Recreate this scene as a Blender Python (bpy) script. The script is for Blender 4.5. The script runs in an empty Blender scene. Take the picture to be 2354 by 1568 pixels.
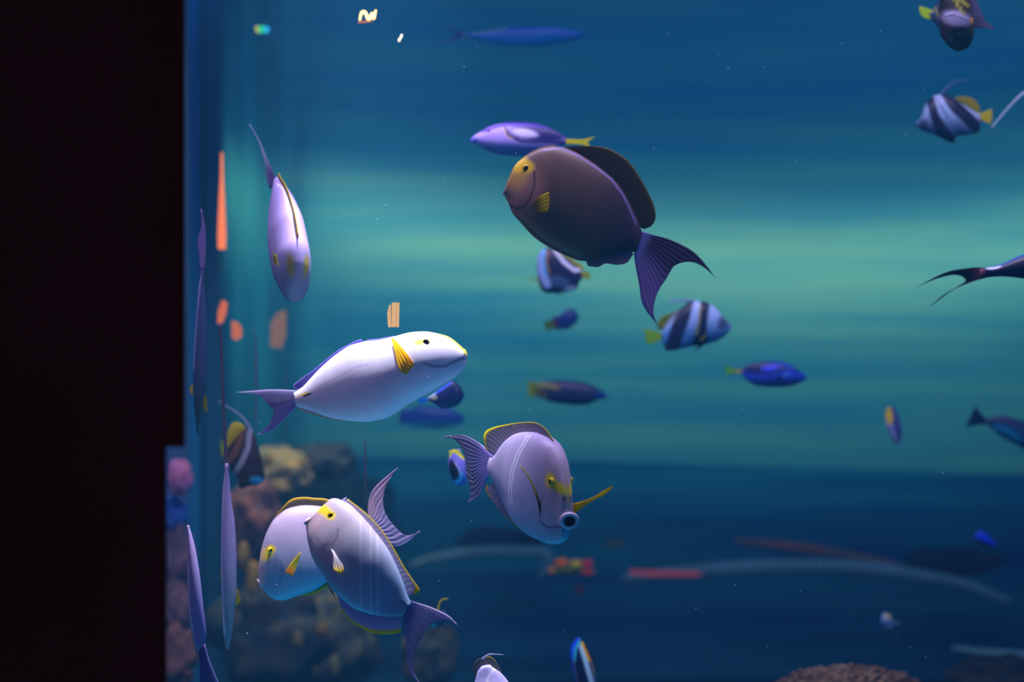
import bpy, bmesh, math, random
from mathutils import Vector, Matrix, noise
random.seed(7)
SC = bpy.context.scene
COL = SC.collection
F = 3269.0                    # focal length in photo pixels (50 mm on 36 mm, 2354 px wide)
CX, CY, CZ = 1177.0, 784.0, 1.5

# ------------------------------------------------------------------ camera
cam_d = bpy.data.cameras.new('camera'); cam = bpy.data.objects.new('camera', cam_d); COL.objects.link(cam)
cam.location = (0, 0, CZ); cam.rotation_euler = (math.pi/2, 0, 0)
cam_d.lens = 50.0; cam_d.sensor_width = 36.0; cam_d.clip_start = 0.05; cam_d.clip_end = 60
cam_d.dof.use_dof = True; cam_d.dof.focus_distance = 2.22; cam_d.dof.aperture_fstop = 1.8
SC.camera = cam
SC.view_settings.view_transform = 'Standard'; SC.view_settings.look = 'None'
SC.view_settings.gamma = 1.0; SC.view_settings.use_curve_mapping = False
SC.view_settings.exposure = 0.0

# ------------------------------------------------------------------ world: added blue ambient, standing for light scattered in the water
W = bpy.data.worlds.new('ambient_fill'); SC.world = W; W.use_nodes = True
wn = W.node_tree.nodes; wl = W.node_tree.links; wn.clear()
wo = wn.new('ShaderNodeOutputWorld'); wb = wn.new('ShaderNodeBackground')
wtc = wn.new('ShaderNodeTexCoord'); wsp = wn.new('ShaderNodeSeparateXYZ'); wmr = wn.new('ShaderNodeMapRange')
wcr = wn.new('ShaderNodeValToRGB')
wmr.inputs['From Min'].default_value = -1; wmr.inputs['From Max'].default_value = 1
wcr.color_ramp.elements[0].color = (0.004, 0.20, 0.42, 1); wcr.color_ramp.elements[1].color = (0.03, 0.05, 0.20, 1)
e = wcr.color_ramp.elements.new(0.5); e.color = (0.008, 0.115, 0.36, 1)
wl.new(wtc.outputs['Generated'], wsp.inputs[0]); wl.new(wsp.outputs['Z'], wmr.inputs['Value'])
wl.new(wmr.outputs[0], wcr.inputs[0]); wl.new(wcr.outputs[0], wb.inputs['Color'])
wb.inputs['Strength'].default_value = 0.68
wl.new(wb.outputs[0], wo.inputs['Surface'])

def at(px, py, Y):
    return Vector(((px - CX) / F * Y, Y, CZ + (CY - py) / F * Y))
def proj(v):
    return (CX + v.x / v.y * F, CY - (v.z - CZ) / v.y * F)

# ------------------------------------------------------------------ lamps over the tank, and added fills
def area(name, loc, target, sx, sy, power, color, spread=180):
    d = bpy.data.lights.new(name, 'AREA'); d.shape = 'RECTANGLE'; d.size = sx; d.size_y = sy
    d.energy = power; d.color = color; d.spread = math.radians(spread)
    o = bpy.data.objects.new(name, d); COL.objects.link(o); o.location = loc
    o.rotation_euler = (Vector(target) - Vector(loc)).to_track_quat('-Z', 'Y').to_euler()
    return o
def spot(name, loc, target, power, color, angle, blend=0.6, radius=0.04):
    d = bpy.data.lights.new(name, 'SPOT'); d.energy = power; d.color = color
    d.spot_size = math.radians(angle); d.spot_blend = blend; d.shadow_soft_size = radius
    o = bpy.data.objects.new(name, d); COL.objects.link(o); o.location = loc
    o.rotation_euler = (Vector(target) - Vector(loc)).to_track_quat('-Z', 'Y').to_euler()
    return o
# violet white reef lamps above the near water
area('reef_lamp', (0.0, 2.24, 3.1), (0.0, 2.44, 1.4), 2.6, 0.16, 30, (0.72, 0.63, 1.0), 110)
# strong white beam that strikes the pale fish
p2 = at(815, 860, 2.2)
spot('white_beam', (p2.x + 0.05, 2.24, 3.15), tuple(p2), 420, (0.80, 0.82, 1.0), 19, 0.4)
# added cyan fill under the frame, for light scattered up by floor and water
area('belly_fill', (-0.2, 2.15, 0.62), (-0.2, 2.3, 1.5), 1.2, 0.3, 1.5, (0.02, 0.55, 1.0), 120)
# unseen warm fill added to brighten the reef at the end of the tank
area('reef_fill', (-0.62, 4.0, 3.3), (-0.78, 4.5, 0.9), 0.5, 0.2, 2.6, (1.0, 0.80, 0.50), 30)
# unseen strips added to throw the bright bands on the back of the tank
YB = 6.2
area('green_band_fill', (1.2, 4.5, 3.35), tuple(at(1820, 612, YB)), 5.2, 0.06, 4.4, (0.56, 0.86, 0.62), 15)
area('teal_band_fill', (0.7, 4.3, 3.35), tuple(at(1480, 860, YB)), 4.6, 0.06, 13, (0.14, 0.55, 0.72), 44)
area('blue_band_fill', (0.6, 4.4, 3.40), tuple(at(1300, 300, YB)), 4.6, 0.06, 4, (0.01, 0.30, 0.80), 60)

# ------------------------------------------------------------------ helpers
def s2l(c):
    return c / 12.92 if c <= 0.04045 else ((c + 0.055) / 1.055) ** 2.4
def hx(s):
    s = s.lstrip('#')
    return tuple(s2l(int(s[i:i+2], 16) / 255) for i in (0, 2, 4))
def mix(a, b, t):
    t = 0.0 if t < 0 else 1.0 if t > 1 else t
    return (a[0]+(b[0]-a[0])*t, a[1]+(b[1]-a[1])*t, a[2]+(b[2]-a[2])*t)
def sm(e0, e1, x):
    t = (x - e0) / (e1 - e0); t = 0.0 if t < 0 else 1.0 if t > 1 else t
    return t * t * (3 - 2 * t)
def ell(p, c, rx, ry, deg=0, soft=0.35):
    """1 inside an ellipse given in photo pixels, 0 outside"""
    a = math.radians(deg); dx, dy = p[0]-c[0], p[1]-c[1]
    x = dx*math.cos(a) + dy*math.sin(a); y = -dx*math.sin(a) + dy*math.cos(a)
    return 1 - sm(1 - soft, 1 + soft, math.hypot(x/rx, y/ry))
def line(p, pts, w, soft=1.0):
    """1 on a polyline of half width w, 0 beyond"""
    best = 1e9
    for a, b in zip(pts[:-1], pts[1:]):
        dx, dy = b[0]-a[0], b[1]-a[1]; L = dx*dx + dy*dy
        t = 0 if L == 0 else max(0, min(1, ((p[0]-a[0])*dx + (p[1]-a[1])*dy) / L))
        best = min(best, math.hypot(p[0]-a[0]-t*dx, p[1]-a[1]-t*dy))
    return 1 - sm(w*(1-0.5*soft), w*(1+0.5*soft), best)

def new_mat(name):
    m = bpy.data.materials.new(name); m.use_nodes = True
    n = m.node_tree.nodes; n.clear()
    return m, n, m.node_tree.links
def attr_mat(name, rough=0.5, spec=0.3, noise_scale=60.0, noise_amt=0.12, bump=0.0, translucent=0.0):
    m, n, l = new_mat(name)
    out = n.new('ShaderNodeOutputMaterial'); b = n.new('ShaderNodeBsdfPrincipled')
    a = n.new('ShaderNodeAttribute'); a.attribute_name = 'Col'
    tc = n.new('ShaderNodeTexCoord'); nz = n.new('ShaderNodeTexNoise'); nz.inputs['Scale'].default_value = noise_scale
    nz.inputs['Detail'].default_value = 3
    mr = n.new('ShaderNodeMapRange'); mr.inputs['To Min'].default_value = 1 - noise_amt; mr.inputs['To Max'].default_value = 1 + noise_amt
    mul = n.new('ShaderNodeVectorMath'); mul.operation = 'MULTIPLY'
    l.new(tc.outputs['Object'], nz.inputs['Vector']); l.new(nz.outputs['Fac'], mr.inputs['Value'])
    l.new(a.outputs['Color'], mul.inputs[0]); l.new(mr.outputs[0], mul.inputs[1])
    l.new(mul.outputs[0], b.inputs['Base Color'])
    b.inputs['Roughness'].default_value = rough; b.inputs['Specular IOR Level'].default_value = spec
    if bump > 0:
        bp = n.new('ShaderNodeBump'); bp.inputs['Strength'].default_value = bump; bp.inputs['Distance'].default_value = 0.002
        l.new(nz.outputs['Fac'], bp.inputs['Height']); l.new(bp.outputs[0], b.inputs['Normal'])
    if translucent > 0:
        tr = n.new('ShaderNodeBsdfTranslucent'); mx = n.new('ShaderNodeMixShader'); mx.inputs[0].default_value = translucent
        l.new(mul.outputs[0], tr.inputs['Color']); l.new(b.outputs[0], mx.inputs[1]); l.new(tr.outputs[0], mx.inputs[2])
        l.new(mx.outputs[0], out.inputs['Surface'])
    else:
        l.new(b.outputs[0], out.inputs['Surface'])
    return m
SKIN = attr_mat('fish_skin', 0.42, 0.35, 90, 0.07, 0.05)
FIN = attr_mat('fin_membrane', 0.45, 0.3, 120, 0.08, 0.0, 0.5)
EYE = attr_mat('eye_wet', 0.12, 0.6, 50, 0.02)
ROCK = attr_mat('reef_rock_surface', 0.9, 0.1, 14, 0.55, 0.6)
CORAL = attr_mat('coral_surface', 0.8, 0.15, 40, 0.35, 0.5)

def mesh_obj(name, verts, faces, mat, cols=None, parent=None, smooth=True, matrix=None):
    me = bpy.data.meshes.new(name); me.from_pydata([tuple(v) for v in verts], [], faces); me.update()
    bm = bmesh.new(); bm.from_mesh(me); bmesh.ops.recalc_face_normals(bm, faces=bm.faces[:]); bm.to_mesh(me); bm.free()
    if cols is not None:
        ca = me.color_attributes.new('Col', 'FLOAT_COLOR', 'POINT')
        flat = []
        for c in cols: flat.extend((c[0], c[1], c[2], 1.0))
        ca.data.foreach_set('color', flat)
    if smooth: me.polygons.foreach_set('use_smooth', [True]*len(me.polygons))
    me.materials.append(mat)
    o = bpy.data.objects.new(name, me); COL.objects.link(o)
    if parent is not None: o.parent = parent
    elif matrix is not None: o.matrix_world = matrix
    return o
def tag(o, label=None, cat=None, group=None, kind=None):
    if label: o['label'] = label
    if cat: o['category'] = cat
    if group: o['group'] = group
    if kind: o['kind'] = kind
    return o

def pchip(pts):
    pts = sorted(pts); xs = [p[0] for p in pts]; ys = [p[1] for p in pts]
    k = [i for i in range(len(xs)) if i == 0 or xs[i] - xs[i-1] > 1e-7]; xs = [xs[i] for i in k]; ys = [ys[i] for i in k]
    n = len(xs); h = [xs[i+1]-xs[i] for i in range(n-1)]; d = [(ys[i+1]-ys[i])/h[i] for i in range(n-1)]
    m = [0]*n; m[0] = d[0]; m[-1] = d[-1]
    for i in range(1, n-1):
        if d[i-1]*d[i] > 0:
            w1, w2 = 2*h[i]+h[i-1], h[i]+2*h[i-1]; m[i] = (w1+w2)/(w1/d[i-1]+w2/d[i])
    def f(x):
        if x <= xs[0]: return ys[0]
        if x >= xs[-1]: return ys[-1]
        i = 0
        while x > xs[i+1]: i += 1
        t = (x-xs[i])/h[i]
        return ((2*t**3-3*t*t+1)*ys[i] + (t**3-2*t*t+t)*h[i]*m[i] + (-2*t**3+3*t*t)*ys[i+1] + (t**3-t*t)*h[i]*m[i+1])
    return f
def catmull(pts, t):
    """point at t in 0..1 (uniform in point index) of a Catmull-Rom spline"""
    n = len(pts)
    if n == 1: return pts[0]
    x = t*(n-1); i = min(int(x), n-2); u = x-i
    p1, p2 = pts[i], pts[i+1]
    p0 = pts[i-1] if i > 0 else p1*2-p2
    p3 = pts[i+2] if i+2 < n else p2*2-p1
    return 0.5*((p1*2) + (p2-p0)*u + (p0*2-p1*5+p2*4-p3)*u*u + (p1*3-p0-p2*3+p3)*u*u*u)
def resample(pts, n):
    """n points by arc length along the Catmull-Rom spline through pts"""
    m = 24*(len(pts)-1); q = [catmull(pts, i/m) for i in range(m+1)]
    s = [0.0]
    for a, b in zip(q[:-1], q[1:]): s.append(s[-1]+(b-a).length)
    out = []; j = 0
    for k in range(n):
        t = s[-1]*k/(n-1)
        while j < m-1 and s[j+1] < t: j += 1
        d = s[j+1]-s[j]; out.append(q[j] if d < 1e-12 else q[j].lerp(q[j+1], max(0, min(1, (t-s[j])/d))))
    return out

# ------------------------------------------------------------------ fish
WPROF = pchip([(0, .20), (.04, .34), (.12, .62), (.25, .90), (.4, 1.0), (.55, .92), (.75, .60), (.9, .30), (1, .17)])
class Fish:
    """nose, tail: photo pixels of the snout and of the tail root; top, bot: the back and the belly from nose to tail.
    Y: distance of the fish in metres; yaw: degrees by which the picture's right end swings away."""
    def __init__(self, name, label, cat, Y, nose, tail, top, bot, width, col, yaw=0, group=None, M=None, roll=0, nx=72, ns=36,
                 wprof=None, sec=1.0):
        self.col = col
        if M is None:
            c = ((nose[0]+tail[0])/2, (nose[1]+tail[1])/2)
            eu = Vector((math.cos(math.radians(yaw)), math.sin(math.radians(yaw)), 0)); ev = Vector((0, 0, 1))
            a = Vector(((nose[0]-tail[0])/math.cos(math.radians(yaw)), -(nose[1]-tail[1]))).normalized()
            zd = Vector((-a.y, a.x))
            mt = Vector((sum(p[0] for p in top)/len(top)-sum(p[0] for p in bot)/len(bot), -(sum(p[1] for p in top)/len(top)-sum(p[1] for p in bot)/len(bot))))
            if zd.dot(mt) < 0: zd = -zd
            X = eu*a.x + ev*a.y; Z = eu*zd.x + ev*zd.y; Z = Matrix.Rotation(math.radians(roll)*(1 if Z.cross(X).y < 0 else -1), 3, X) @ Z; Yd = Z.cross(X)
            o = at(c[0], c[1], Y)
            M = Matrix(((X.x, Yd.x, Z.x, o.x), (X.y, Yd.y, Z.y, o.y), (X.z, Yd.z, Z.z, o.z), (0, 0, 0, 1)))
        self.M = M; self.Mi = M.inverted(); self.Y = Y; self.px = Y/F
        self.near = 1 if M.col[1].y < 0 else -1
        L = lambda p: self.loc(p)
        n_, t_ = L(nose), L(tail)
        tp = [L(p) for p in top]; bp = [L(p) for p in bot]
        self.x0, self.x1 = n_.x, t_.x
        self.ft = pchip([(n_.x, n_.z + .002)] + [(v.x, v.z) for v in tp]); self.fb = pchip([(n_.x, n_.z - .002)] + [(v.x, v.z) for v in bp])
        self.w = width*self.px; self.wp = wprof or WPROF; self.sec = sec
        V = []; C = []; Fc = []
        for i in range(nx):
            u = i/(nx-1); t = 1-math.cos(u*math.pi/2) if u < .5 else None
            t = (u**1.6)*0.55 + u*0.45
            x = self.x0 + (self.x1-self.x0)*t
            zt, zb = self.ft(x), self.fb(x)
            if zt < zb: zt = zb = (zt+zb)/2
            mid, h = (zt+zb)/2, (zt-zb)/2; w = min(self.w*self.wp(t), max(h*1.6, .0006))
            for j in range(ns):
                f = 2*math.pi*j/ns; s = math.cos(f); q = math.sin(f)
                y = w*math.copysign(abs(q)**self.sec, q); V.append(Vector((x, y, mid+h*s)))
        for v in V: C.append(col(self.pix(v)))
        for i in range(nx-1):
            for j in range(ns):
                Fc.append((i*ns+j, i*ns+(j+1) % ns, (i+1)*ns+(j+1) % ns, (i+1)*ns+j))
        Fc.append(tuple(range(ns))); Fc.append(tuple((nx-1)*ns+j for j in range(ns)))
        self.o = mesh_obj(name, V, Fc, SKIN, C, matrix=M)
        tag(self.o, label, cat, group)
    def ray(self, p):
        c = self.Mi @ Vector((0, 0, CZ)); d = self.Mi.to_3x3() @ (at(p[0], p[1], 1.0) - Vector((0, 0, CZ)))
        return c, d
    def loc(self, p, y=0.0):
        """local point on the plane y of the fish that the photo pixel p looks at"""
        c, d = self.ray(p); k = (y-c.y)/d.y
        return c + d*k
    def view(self, p, dd=0.0):
        return self.Mi @ at(p[0], p[1], self.Y+dd)
    def pix(self, v):
        return proj(self.M @ Vector((v.x, self.near*abs(v.y), v.z)))
    def hw(self, x, z):
        t = (x-self.x0)/(self.x1-self.x0); zt, zb = self.ft(x), self.fb(x); h = max((zt-zb)/2, 1e-5); s = (z-(zt+zb)/2)/h
        return self.w*self.wp(max(0, min(1, t)))*max(0.0, 1-s*s)**(.5*self.sec)
    def side(self, p, sgn=None):
        """point on the flank seen at pixel p"""
        sgn = self.near if sgn is None else sgn; y = 0
        for _ in range(24):
            v = self.loc(p, y); y = .6*y + .4*self.near*self.hw(v.x, v.z)
        v = self.loc(p, self.near*abs(y))
        return Vector((v.x, sgn*abs(y), v.z))
    def sheet(self, name, rails, colf, th=1.6, tip=0.5, nu=28, nv=12, rays=0, amp=0.5, bow=0.0, label=None):
        """a fin: rails are lists of local points from root to edge"""
        R = [resample(r, nu) for r in rails]; px = self.px
        G = [[catmull([r[i] for r in R], j/(nv-1)) for i in range(nu)] for j in range(nv)]
        V = []; C = []; N = []
        for j in range(nv):
            for i in range(nu):
                a = G[j][min(i+1, nu-1)]-G[j][max(i-1, 0)]; b = G[min(j+1, nv-1)][i]-G[max(j-1, 0)][i]
                n = a.cross(b); n = n.normalized() if n.length > 1e-12 else Vector((0, 1, 0)); N.append(n)
        for sg in (1, -1):
            for j in range(nv):
                for i in range(nu):
                    v = j/(nv-1); u = i/(nu-1); t = (th*(1-v)+tip*v)*px*.5
                    r = amp*px*math.sin(u*rays*2*math.pi) if rays else 0
                    n = N[j*nu+i]
                    P = G[j][i] + n*(sg*t + r) + Vector((0, bow*px*math.sin(v*math.pi/2), 0))
                    V.append(P); C.append(colf(self.pix(G[j][i]), u, v))
        Fc = []; k = nu*nv
        for j in range(nv-1):
            for i in range(nu-1):
                q = (j*nu+i, j*nu+i+1, (j+1)*nu+i+1, (j+1)*nu+i); Fc.append(q); Fc.append(tuple(k+x for x in reversed(q)))
        for j in range(nv-1):
            for i in (0, nu-1): Fc.append((j*nu+i, (j+1)*nu+i, k+(j+1)*nu+i, k+j*nu+i))
        for i in range(nu-1):
            for j in (0, nv-1): Fc.append((j*nu+i, j*nu+i+1, k+j*nu+i+1, k+j*nu+i))
        o = mesh_obj(name, V, Fc, FIN, C, parent=self.o)
        if label: o['label'] = label
        return o
    def fin(self, name, rails, colf, **k):
        return self.sheet(name, [[self.loc(p) for p in r] for r in rails], colf, **k)
    def vfin(self, name, rails, colf, dd=0.0, **k):
        return self.sheet(name, [[self.view(p, dd) for p in r] for r in rails], colf, **k)
    def pect(self, rails, colf, flare=14, sides=(1,), name='pectoral_fin', **k):
        """pectoral fin: rooted on the flank, its edge standing off by flare pixels"""
        for sd in sides:
            sg = self.near*sd; root = self.side(rails[0][0], self.near); y0 = abs(root.y); R = []
            for j, r in enumerate(rails):
                q = []
                for p in r:
                    y = max(abs(self.side(p, self.near).y), .6*y0) + self.px*((0 if j == 0 else 2.5) + flare*(j/(len(rails)-1))**1.2)
                    v = self.loc(p, self.near*y); q.append(Vector((v.x, sg*y, v.z)))
                R.append(q)
            self.sheet(name, R, colf, **k)
    def eye(self, p, r, iris, pupil=(.004, .004, .006), ring=None, sides=(1, -1), pr=.5, bulge=.5):
        v = self.side(p); R = r*self.px; n = 20; m = 12
        for sd in sides:
            V = []; C = []; Fc = []
            for i in range(m+1):
                a = math.pi/2*i/m; rr = math.sin(a)
                c = pupil if rr < pr else iris if rr < .86 or ring is None else ring
                if pr-.08 < rr < pr+.08: c = mix(pupil, iris, (rr-pr+.08)/.16)
                for j in range(n):
                    f = 2*math.pi*j/n
                    V.append(Vector((v.x+R*rr*math.cos(f), self.near*sd*(abs(v.y)-R*.25+R*bulge*math.cos(a)), v.z+R*rr*math.sin(f)))); C.append(c)
            for i in range(m):
                for j in range(n): Fc.append((i*n+j, i*n+(j+1) % n, (i+1)*n+(j+1) % n, (i+1)*n+j))
            Fc.append(tuple(m*n+j for j in range(n)))
            mesh_obj('eye', V, Fc, EYE, C, parent=self.o)
    def lips(self, c, ax, r1, r2, colr, dark, open_=.5):
        """a ring of lips round a dark mouth; c local point, ax local outward direction, r1 wide, r2 high in pixels"""
        px = self.px; ax = ax.normalized(); zz = Vector((0, 0, 1)); sd = ax.cross(zz).normalized(); up = sd.cross(ax)
        V = []; C = []; Fc = []; n, m = 28, 10; th = min(r1, r2)*.34
        for i in range(n):
            f = 2*math.pi*i/n
            for j in range(m):
                g = 2*math.pi*j/m; k = 1+th/max(r1, r2)*math.cos(g)
                V.append(c + sd*(r1*px*k*math.cos(f)) + up*(r2*px*k*math.sin(f)) + ax*(th*px*math.sin(g)))
                C.append(mix(dark, colr, sm(-1.0, -.55, math.cos(g))))
        for i in range(n):
            for j in range(m): Fc.append((i*m+j, ((i+1) % n)*m+j, ((i+1) % n)*m+(j+1) % m, i*m+(j+1) % m))
        k = len(V)
        for i in range(n):
            f = 2*math.pi*i/n; V.append(c + sd*(r1*px*.7*math.cos(f)) + up*(r2*px*.7*math.sin(f))); C.append(dark)
        V.append(c - ax*(2*px)); C.append(dark)
        for i in range(n): Fc.append((k+i, k+(i+1) % n, k+n))
        return mesh_obj('mouth', V, Fc, SKIN, C, parent=self.o)
    def whip(self, name, pts, r0, r1, colr, view=False):
        """a thread like a pennant or filament, tapering from r0 to r1 pixels"""
        P = [(self.view(p) if view else self.loc(p)) for p in pts]; Q = resample(P, 28); V = []; C = []; Fc = []; n = 8
        for i, q in enumerate(Q):
            d = (Q[min(i+1, 27)]-Q[max(i-1, 0)]).normalized(); a = d.cross(Vector((0, 1, .01))).normalized(); b = d.cross(a)
            r = (r0+(r1-r0)*i/27)*self.px
            for j in range(n):
                f = 2*math.pi*j/n; V.append(q + a*(r*math.cos(f)) + b*(r*.6*math.sin(f))); C.append(colr)
        for i in range(27):
            for j in range(n): Fc.append((i*n+j, i*n+(j+1) % n, (i+1)*n+(j+1) % n, (i+1)*n+j))
        Fc.append(tuple(range(n))); Fc.append(tuple(27*n+j for j in range(n)))
        return mesh_obj(name, V, Fc, FIN, C, parent=self.o)

def frame(p, Y, X, Z):
    X = Vector(X).normalized(); Z = Vector(Z); Z = (Z - X*Z.dot(X)).normalized(); Yd = Z.cross(X); o = at(p[0], p[1], Y)
    return Matrix(((X.x, Yd.x, Z.x, o.x), (X.y, Yd.y, Z.y, o.y), (X.z, Yd.z, Z.z, o.z), (0, 0, 0, 1)))
def flat(c): return lambda *a: c

# ------------------------------------------------------------------ the setting
def solid_mat(name, color, rough=0.8, spec=0.2, n_scale=8.0, n_amt=0.3, stretch=(1, 1, 1), color2=None, bump=0.0):
    m, n, l = new_mat(name)
    out = n.new('ShaderNodeOutputMaterial'); b = n.new('ShaderNodeBsdfPrincipled')
    tc = n.new('ShaderNodeTexCoord'); mp = n.new('ShaderNodeMapping'); mp.inputs['Scale'].default_value = stretch
    nz = n.new('ShaderNodeTexNoise'); nz.inputs['Scale'].default_value = n_scale; nz.inputs['Detail'].default_value = 4
    cr = n.new('ShaderNodeValToRGB'); c2 = color2 or tuple(x*(1-n_amt) for x in color)
    cr.color_ramp.elements[0].position = 0.32; cr.color_ramp.elements[1].position = 0.68
    cr.color_ramp.elements[0].color = (*c2, 1); cr.color_ramp.elements[1].color = (*color, 1)
    l.new(tc.outputs['Object'], mp.inputs[0]); l.new(mp.outputs[0], nz.inputs['Vector'])
    l.new(nz.outputs['Fac'], cr.inputs[0]); l.new(cr.outputs[0], b.inputs['Base Color'])
    b.inputs['Roughness'].default_value = rough; b.inputs['Specular IOR Level'].default_value = spec
    if bump:
        bp = n.new('ShaderNodeBump'); bp.inputs['Strength'].default_value = bump
        l.new(nz.outputs['Fac'], bp.inputs['Height']); l.new(bp.outputs[0], b.inputs['Normal'])
    l.new(b.outputs[0], out.inputs['Surface'])
    return m
def glow_mat(name, color, strength):
    m, n, l = new_mat(name); out = n.new('ShaderNodeOutputMaterial'); e = n.new('ShaderNodeEmission')
    e.inputs['Color'].default_value = (*color, 1); e.inputs['Strength'].default_value = strength
    l.new(e.outputs[0], out.inputs['Surface']); return m
def boxes(name, bs, mat, bevel=0.0, kind='structure', **kw):
    V = []; Fc = []
    for (x0, x1, y0, y1, z0, z1) in bs:
        k = len(V)
        V += [Vector(p) for p in ((x0,y0,z0),(x1,y0,z0),(x1,y1,z0),(x0,y1,z0),(x0,y0,z1),(x1,y0,z1),(x1,y1,z1),(x0,y1,z1))]
        Fc += [tuple(k+i for i in f) for f in ((0,3,2,1),(4,5,6,7),(0,1,5,4),(1,2,6,5),(2,3,7,6),(3,0,4,7))]
    o = mesh_obj(name, V, Fc, mat, smooth=False)
    if bevel:
        b = o.modifiers.new('b', 'BEVEL'); b.width = bevel; b.segments = 3
    return tag(o, kind=kind, **kw)

DARK = solid_mat('dark_panel', hx('#c82a22'), 0.8, 0.0, 3, 0.25)
zc = at(0, 1028, 1.64).z
def slab(name, parts, mat):
    V = []; Fc = []
    for (x0, x1, z0, z1) in parts:
        k = len(V)
        V += [Vector(q) for q in ((x0, 1.60, z0), (x1, 1.60, z0), (x1-.05, 1.64, z0), (x0, 1.64, z0), (x0, 1.60, z1), (x1, 1.60, z1), (x1-.05, 1.64, z1), (x0, 1.64, z1))]
        Fc += [tuple(k+i for i in f) for f in ((0,3,2,1),(4,5,6,7),(0,1,5,4),(1,2,6,5),(2,3,7,6),(3,0,4,7))]
    return tag(mesh_obj(name, V, Fc, mat, smooth=False), kind='structure')
zc = at(0, 1028, 1.60).z
slab('wall_left', [(-2.2, at(426, 0, 1.60).x, zc, 3.6), (-2.2, at(383, 0, 1.60).x, -0.2, zc)], DARK)
clear, n_, l_ = new_mat('clear_acrylic'); o_ = n_.new('ShaderNodeOutputMaterial'); t_ = n_.new('ShaderNodeBsdfTransparent')
l_.new(t_.outputs[0], o_.inputs['Surface'])
boxes('window_1', [(at(370, 0, 1.68).x, 3.2, 1.66, 1.70, 0.1, 3.0)], clear)

# the curved back of the tank: long blue and green streaks of light put into its colour
def arc_wall(name, mat, z0, z1, R, y_c, x_c, a0, a1, n=72, nz=8, tilt=0.0):
    V = []; Fc = []
    for j in range(nz+1):
        for i in range(n+1):
            a = math.radians(a0+(a1-a0)*i/n)
            x = x_c+R*math.sin(a); V.append(Vector((x, y_c+R*math.cos(a), z0+(z1-z0)*j/nz + tilt*x)))
    for j in range(nz):
        for i in range(n):
            k = j*(n+1)+i; Fc.append((k, k+1, k+n+2, k+n+1))
    o = mesh_obj(name, V, Fc, mat); s = o.modifiers.new('s', 'SOLIDIFY'); s.thickness = 0.03; s.offset = 1
    return tag(o, kind='structure')
BACK = solid_mat('light_streaked_back', hx('#8fb9a6'), 0.9, 0.1, 3.0, 0, (0.20, 0.20, 3.4), hx('#549bab'))
def end_glow_streaks(m):
    """towards its end upright glows of deep blue and teal light are put into the colour of the back"""
    n, l = m.node_tree.nodes, m.node_tree.links
    b = next(x for x in n if x.type == 'BSDF_PRINCIPLED'); old = b.inputs['Base Color'].links[0].from_socket
    tc = next(x for x in n if x.type == 'TEX_COORD'); mp = n.new('ShaderNodeMapping'); mp.inputs['Scale'].default_value = (5.0, 5.0, 0.45)
    nz = n.new('ShaderNodeTexNoise'); nz.inputs['Scale'].default_value = 1.6; nz.inputs['Detail'].default_value = 3
    cr = n.new('ShaderNodeValToRGB'); cr.color_ramp.elements[0].position = .35; cr.color_ramp.elements[1].position = .66
    cr.color_ramp.elements[0].color = (*hx('#123f62'), 1); cr.color_ramp.elements[1].color = (*hx('#4fa0a0'), 1)
    sp = n.new('ShaderNodeSeparateXYZ'); mr = n.new('ShaderNodeMapRange'); mr.interpolation_type = 'SMOOTHSTEP'
    mr.inputs['From Min'].default_value = -0.62; mr.inputs['From Max'].default_value = -1.12
    mx = n.new('ShaderNodeMix'); mx.data_type = 'RGBA'
    l.new(tc.outputs['Object'], mp.inputs[0]); l.new(mp.outputs[0], nz.inputs['Vector']); l.new(nz.outputs['Fac'], cr.inputs[0])
    l.new(tc.outputs['Object'], sp.inputs[0]); l.new(sp.outputs['X'], mr.inputs['Value'])
    l.new(mr.outputs[0], mx.inputs['Factor']); l.new(old, mx.inputs['A']); l.new(cr.outputs[0], mx.inputs['B']); l.new(mx.outputs['Result'], b.inputs['Base Color'])
end_glow_streaks(BACK)  # upright glows at the tank end are put into the back's colour
arc_wall('wall_back', BACK, 0.2, 4.2, 9.0, YB-9.0, 1.0, -30, 26)
LEDGE = solid_mat('dark_blue_ledge', hx('#2a8a9a'), 0.85, 0.1, 3.0, 0, (0.22, 0.22, 3.0), hx('#174f80'))
zl = at(1177, 1055, 5.7).z
arc_wall('trim_1', LEDGE, -1.2, zl, 8.5, YB-9.0, 1.0, -30, 28, tilt=-0.030)
FLOOR = solid_mat('dark_tank_floor', hx('#12314f'), 0.9, 0.1, 2.0, 0, (1, 1, 1), hx('#0b2038'))
boxes('floor', [(-4, 5, 1.7, 7.0, -0.4, 0.15)], FLOOR)
# blue seam where the tank ends
SEAM = solid_mat('blue_seam', hx('#0a68b8'), 0.5, 0.3, 2.0, 0.15, (1, 1, .3))
SEAM2 = solid_mat('navy_seam', hx('#084478'), 0.5, 0.3, 2.0, 0.2, (1, 1, .3))
Ys = 4.6
boxes('trim_2', [(at(426, 0, Ys).x, at(456, 0, Ys).x, Ys, Ys+0.08, 0.15, 4.0)], SEAM, 0.012)
boxes('trim_3', [(at(455, 0, Ys).x, at(500, 0, Ys).x, Ys+0.02, Ys+0.12, 0.15, 4.0)], SEAM2, 0.03)
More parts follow.
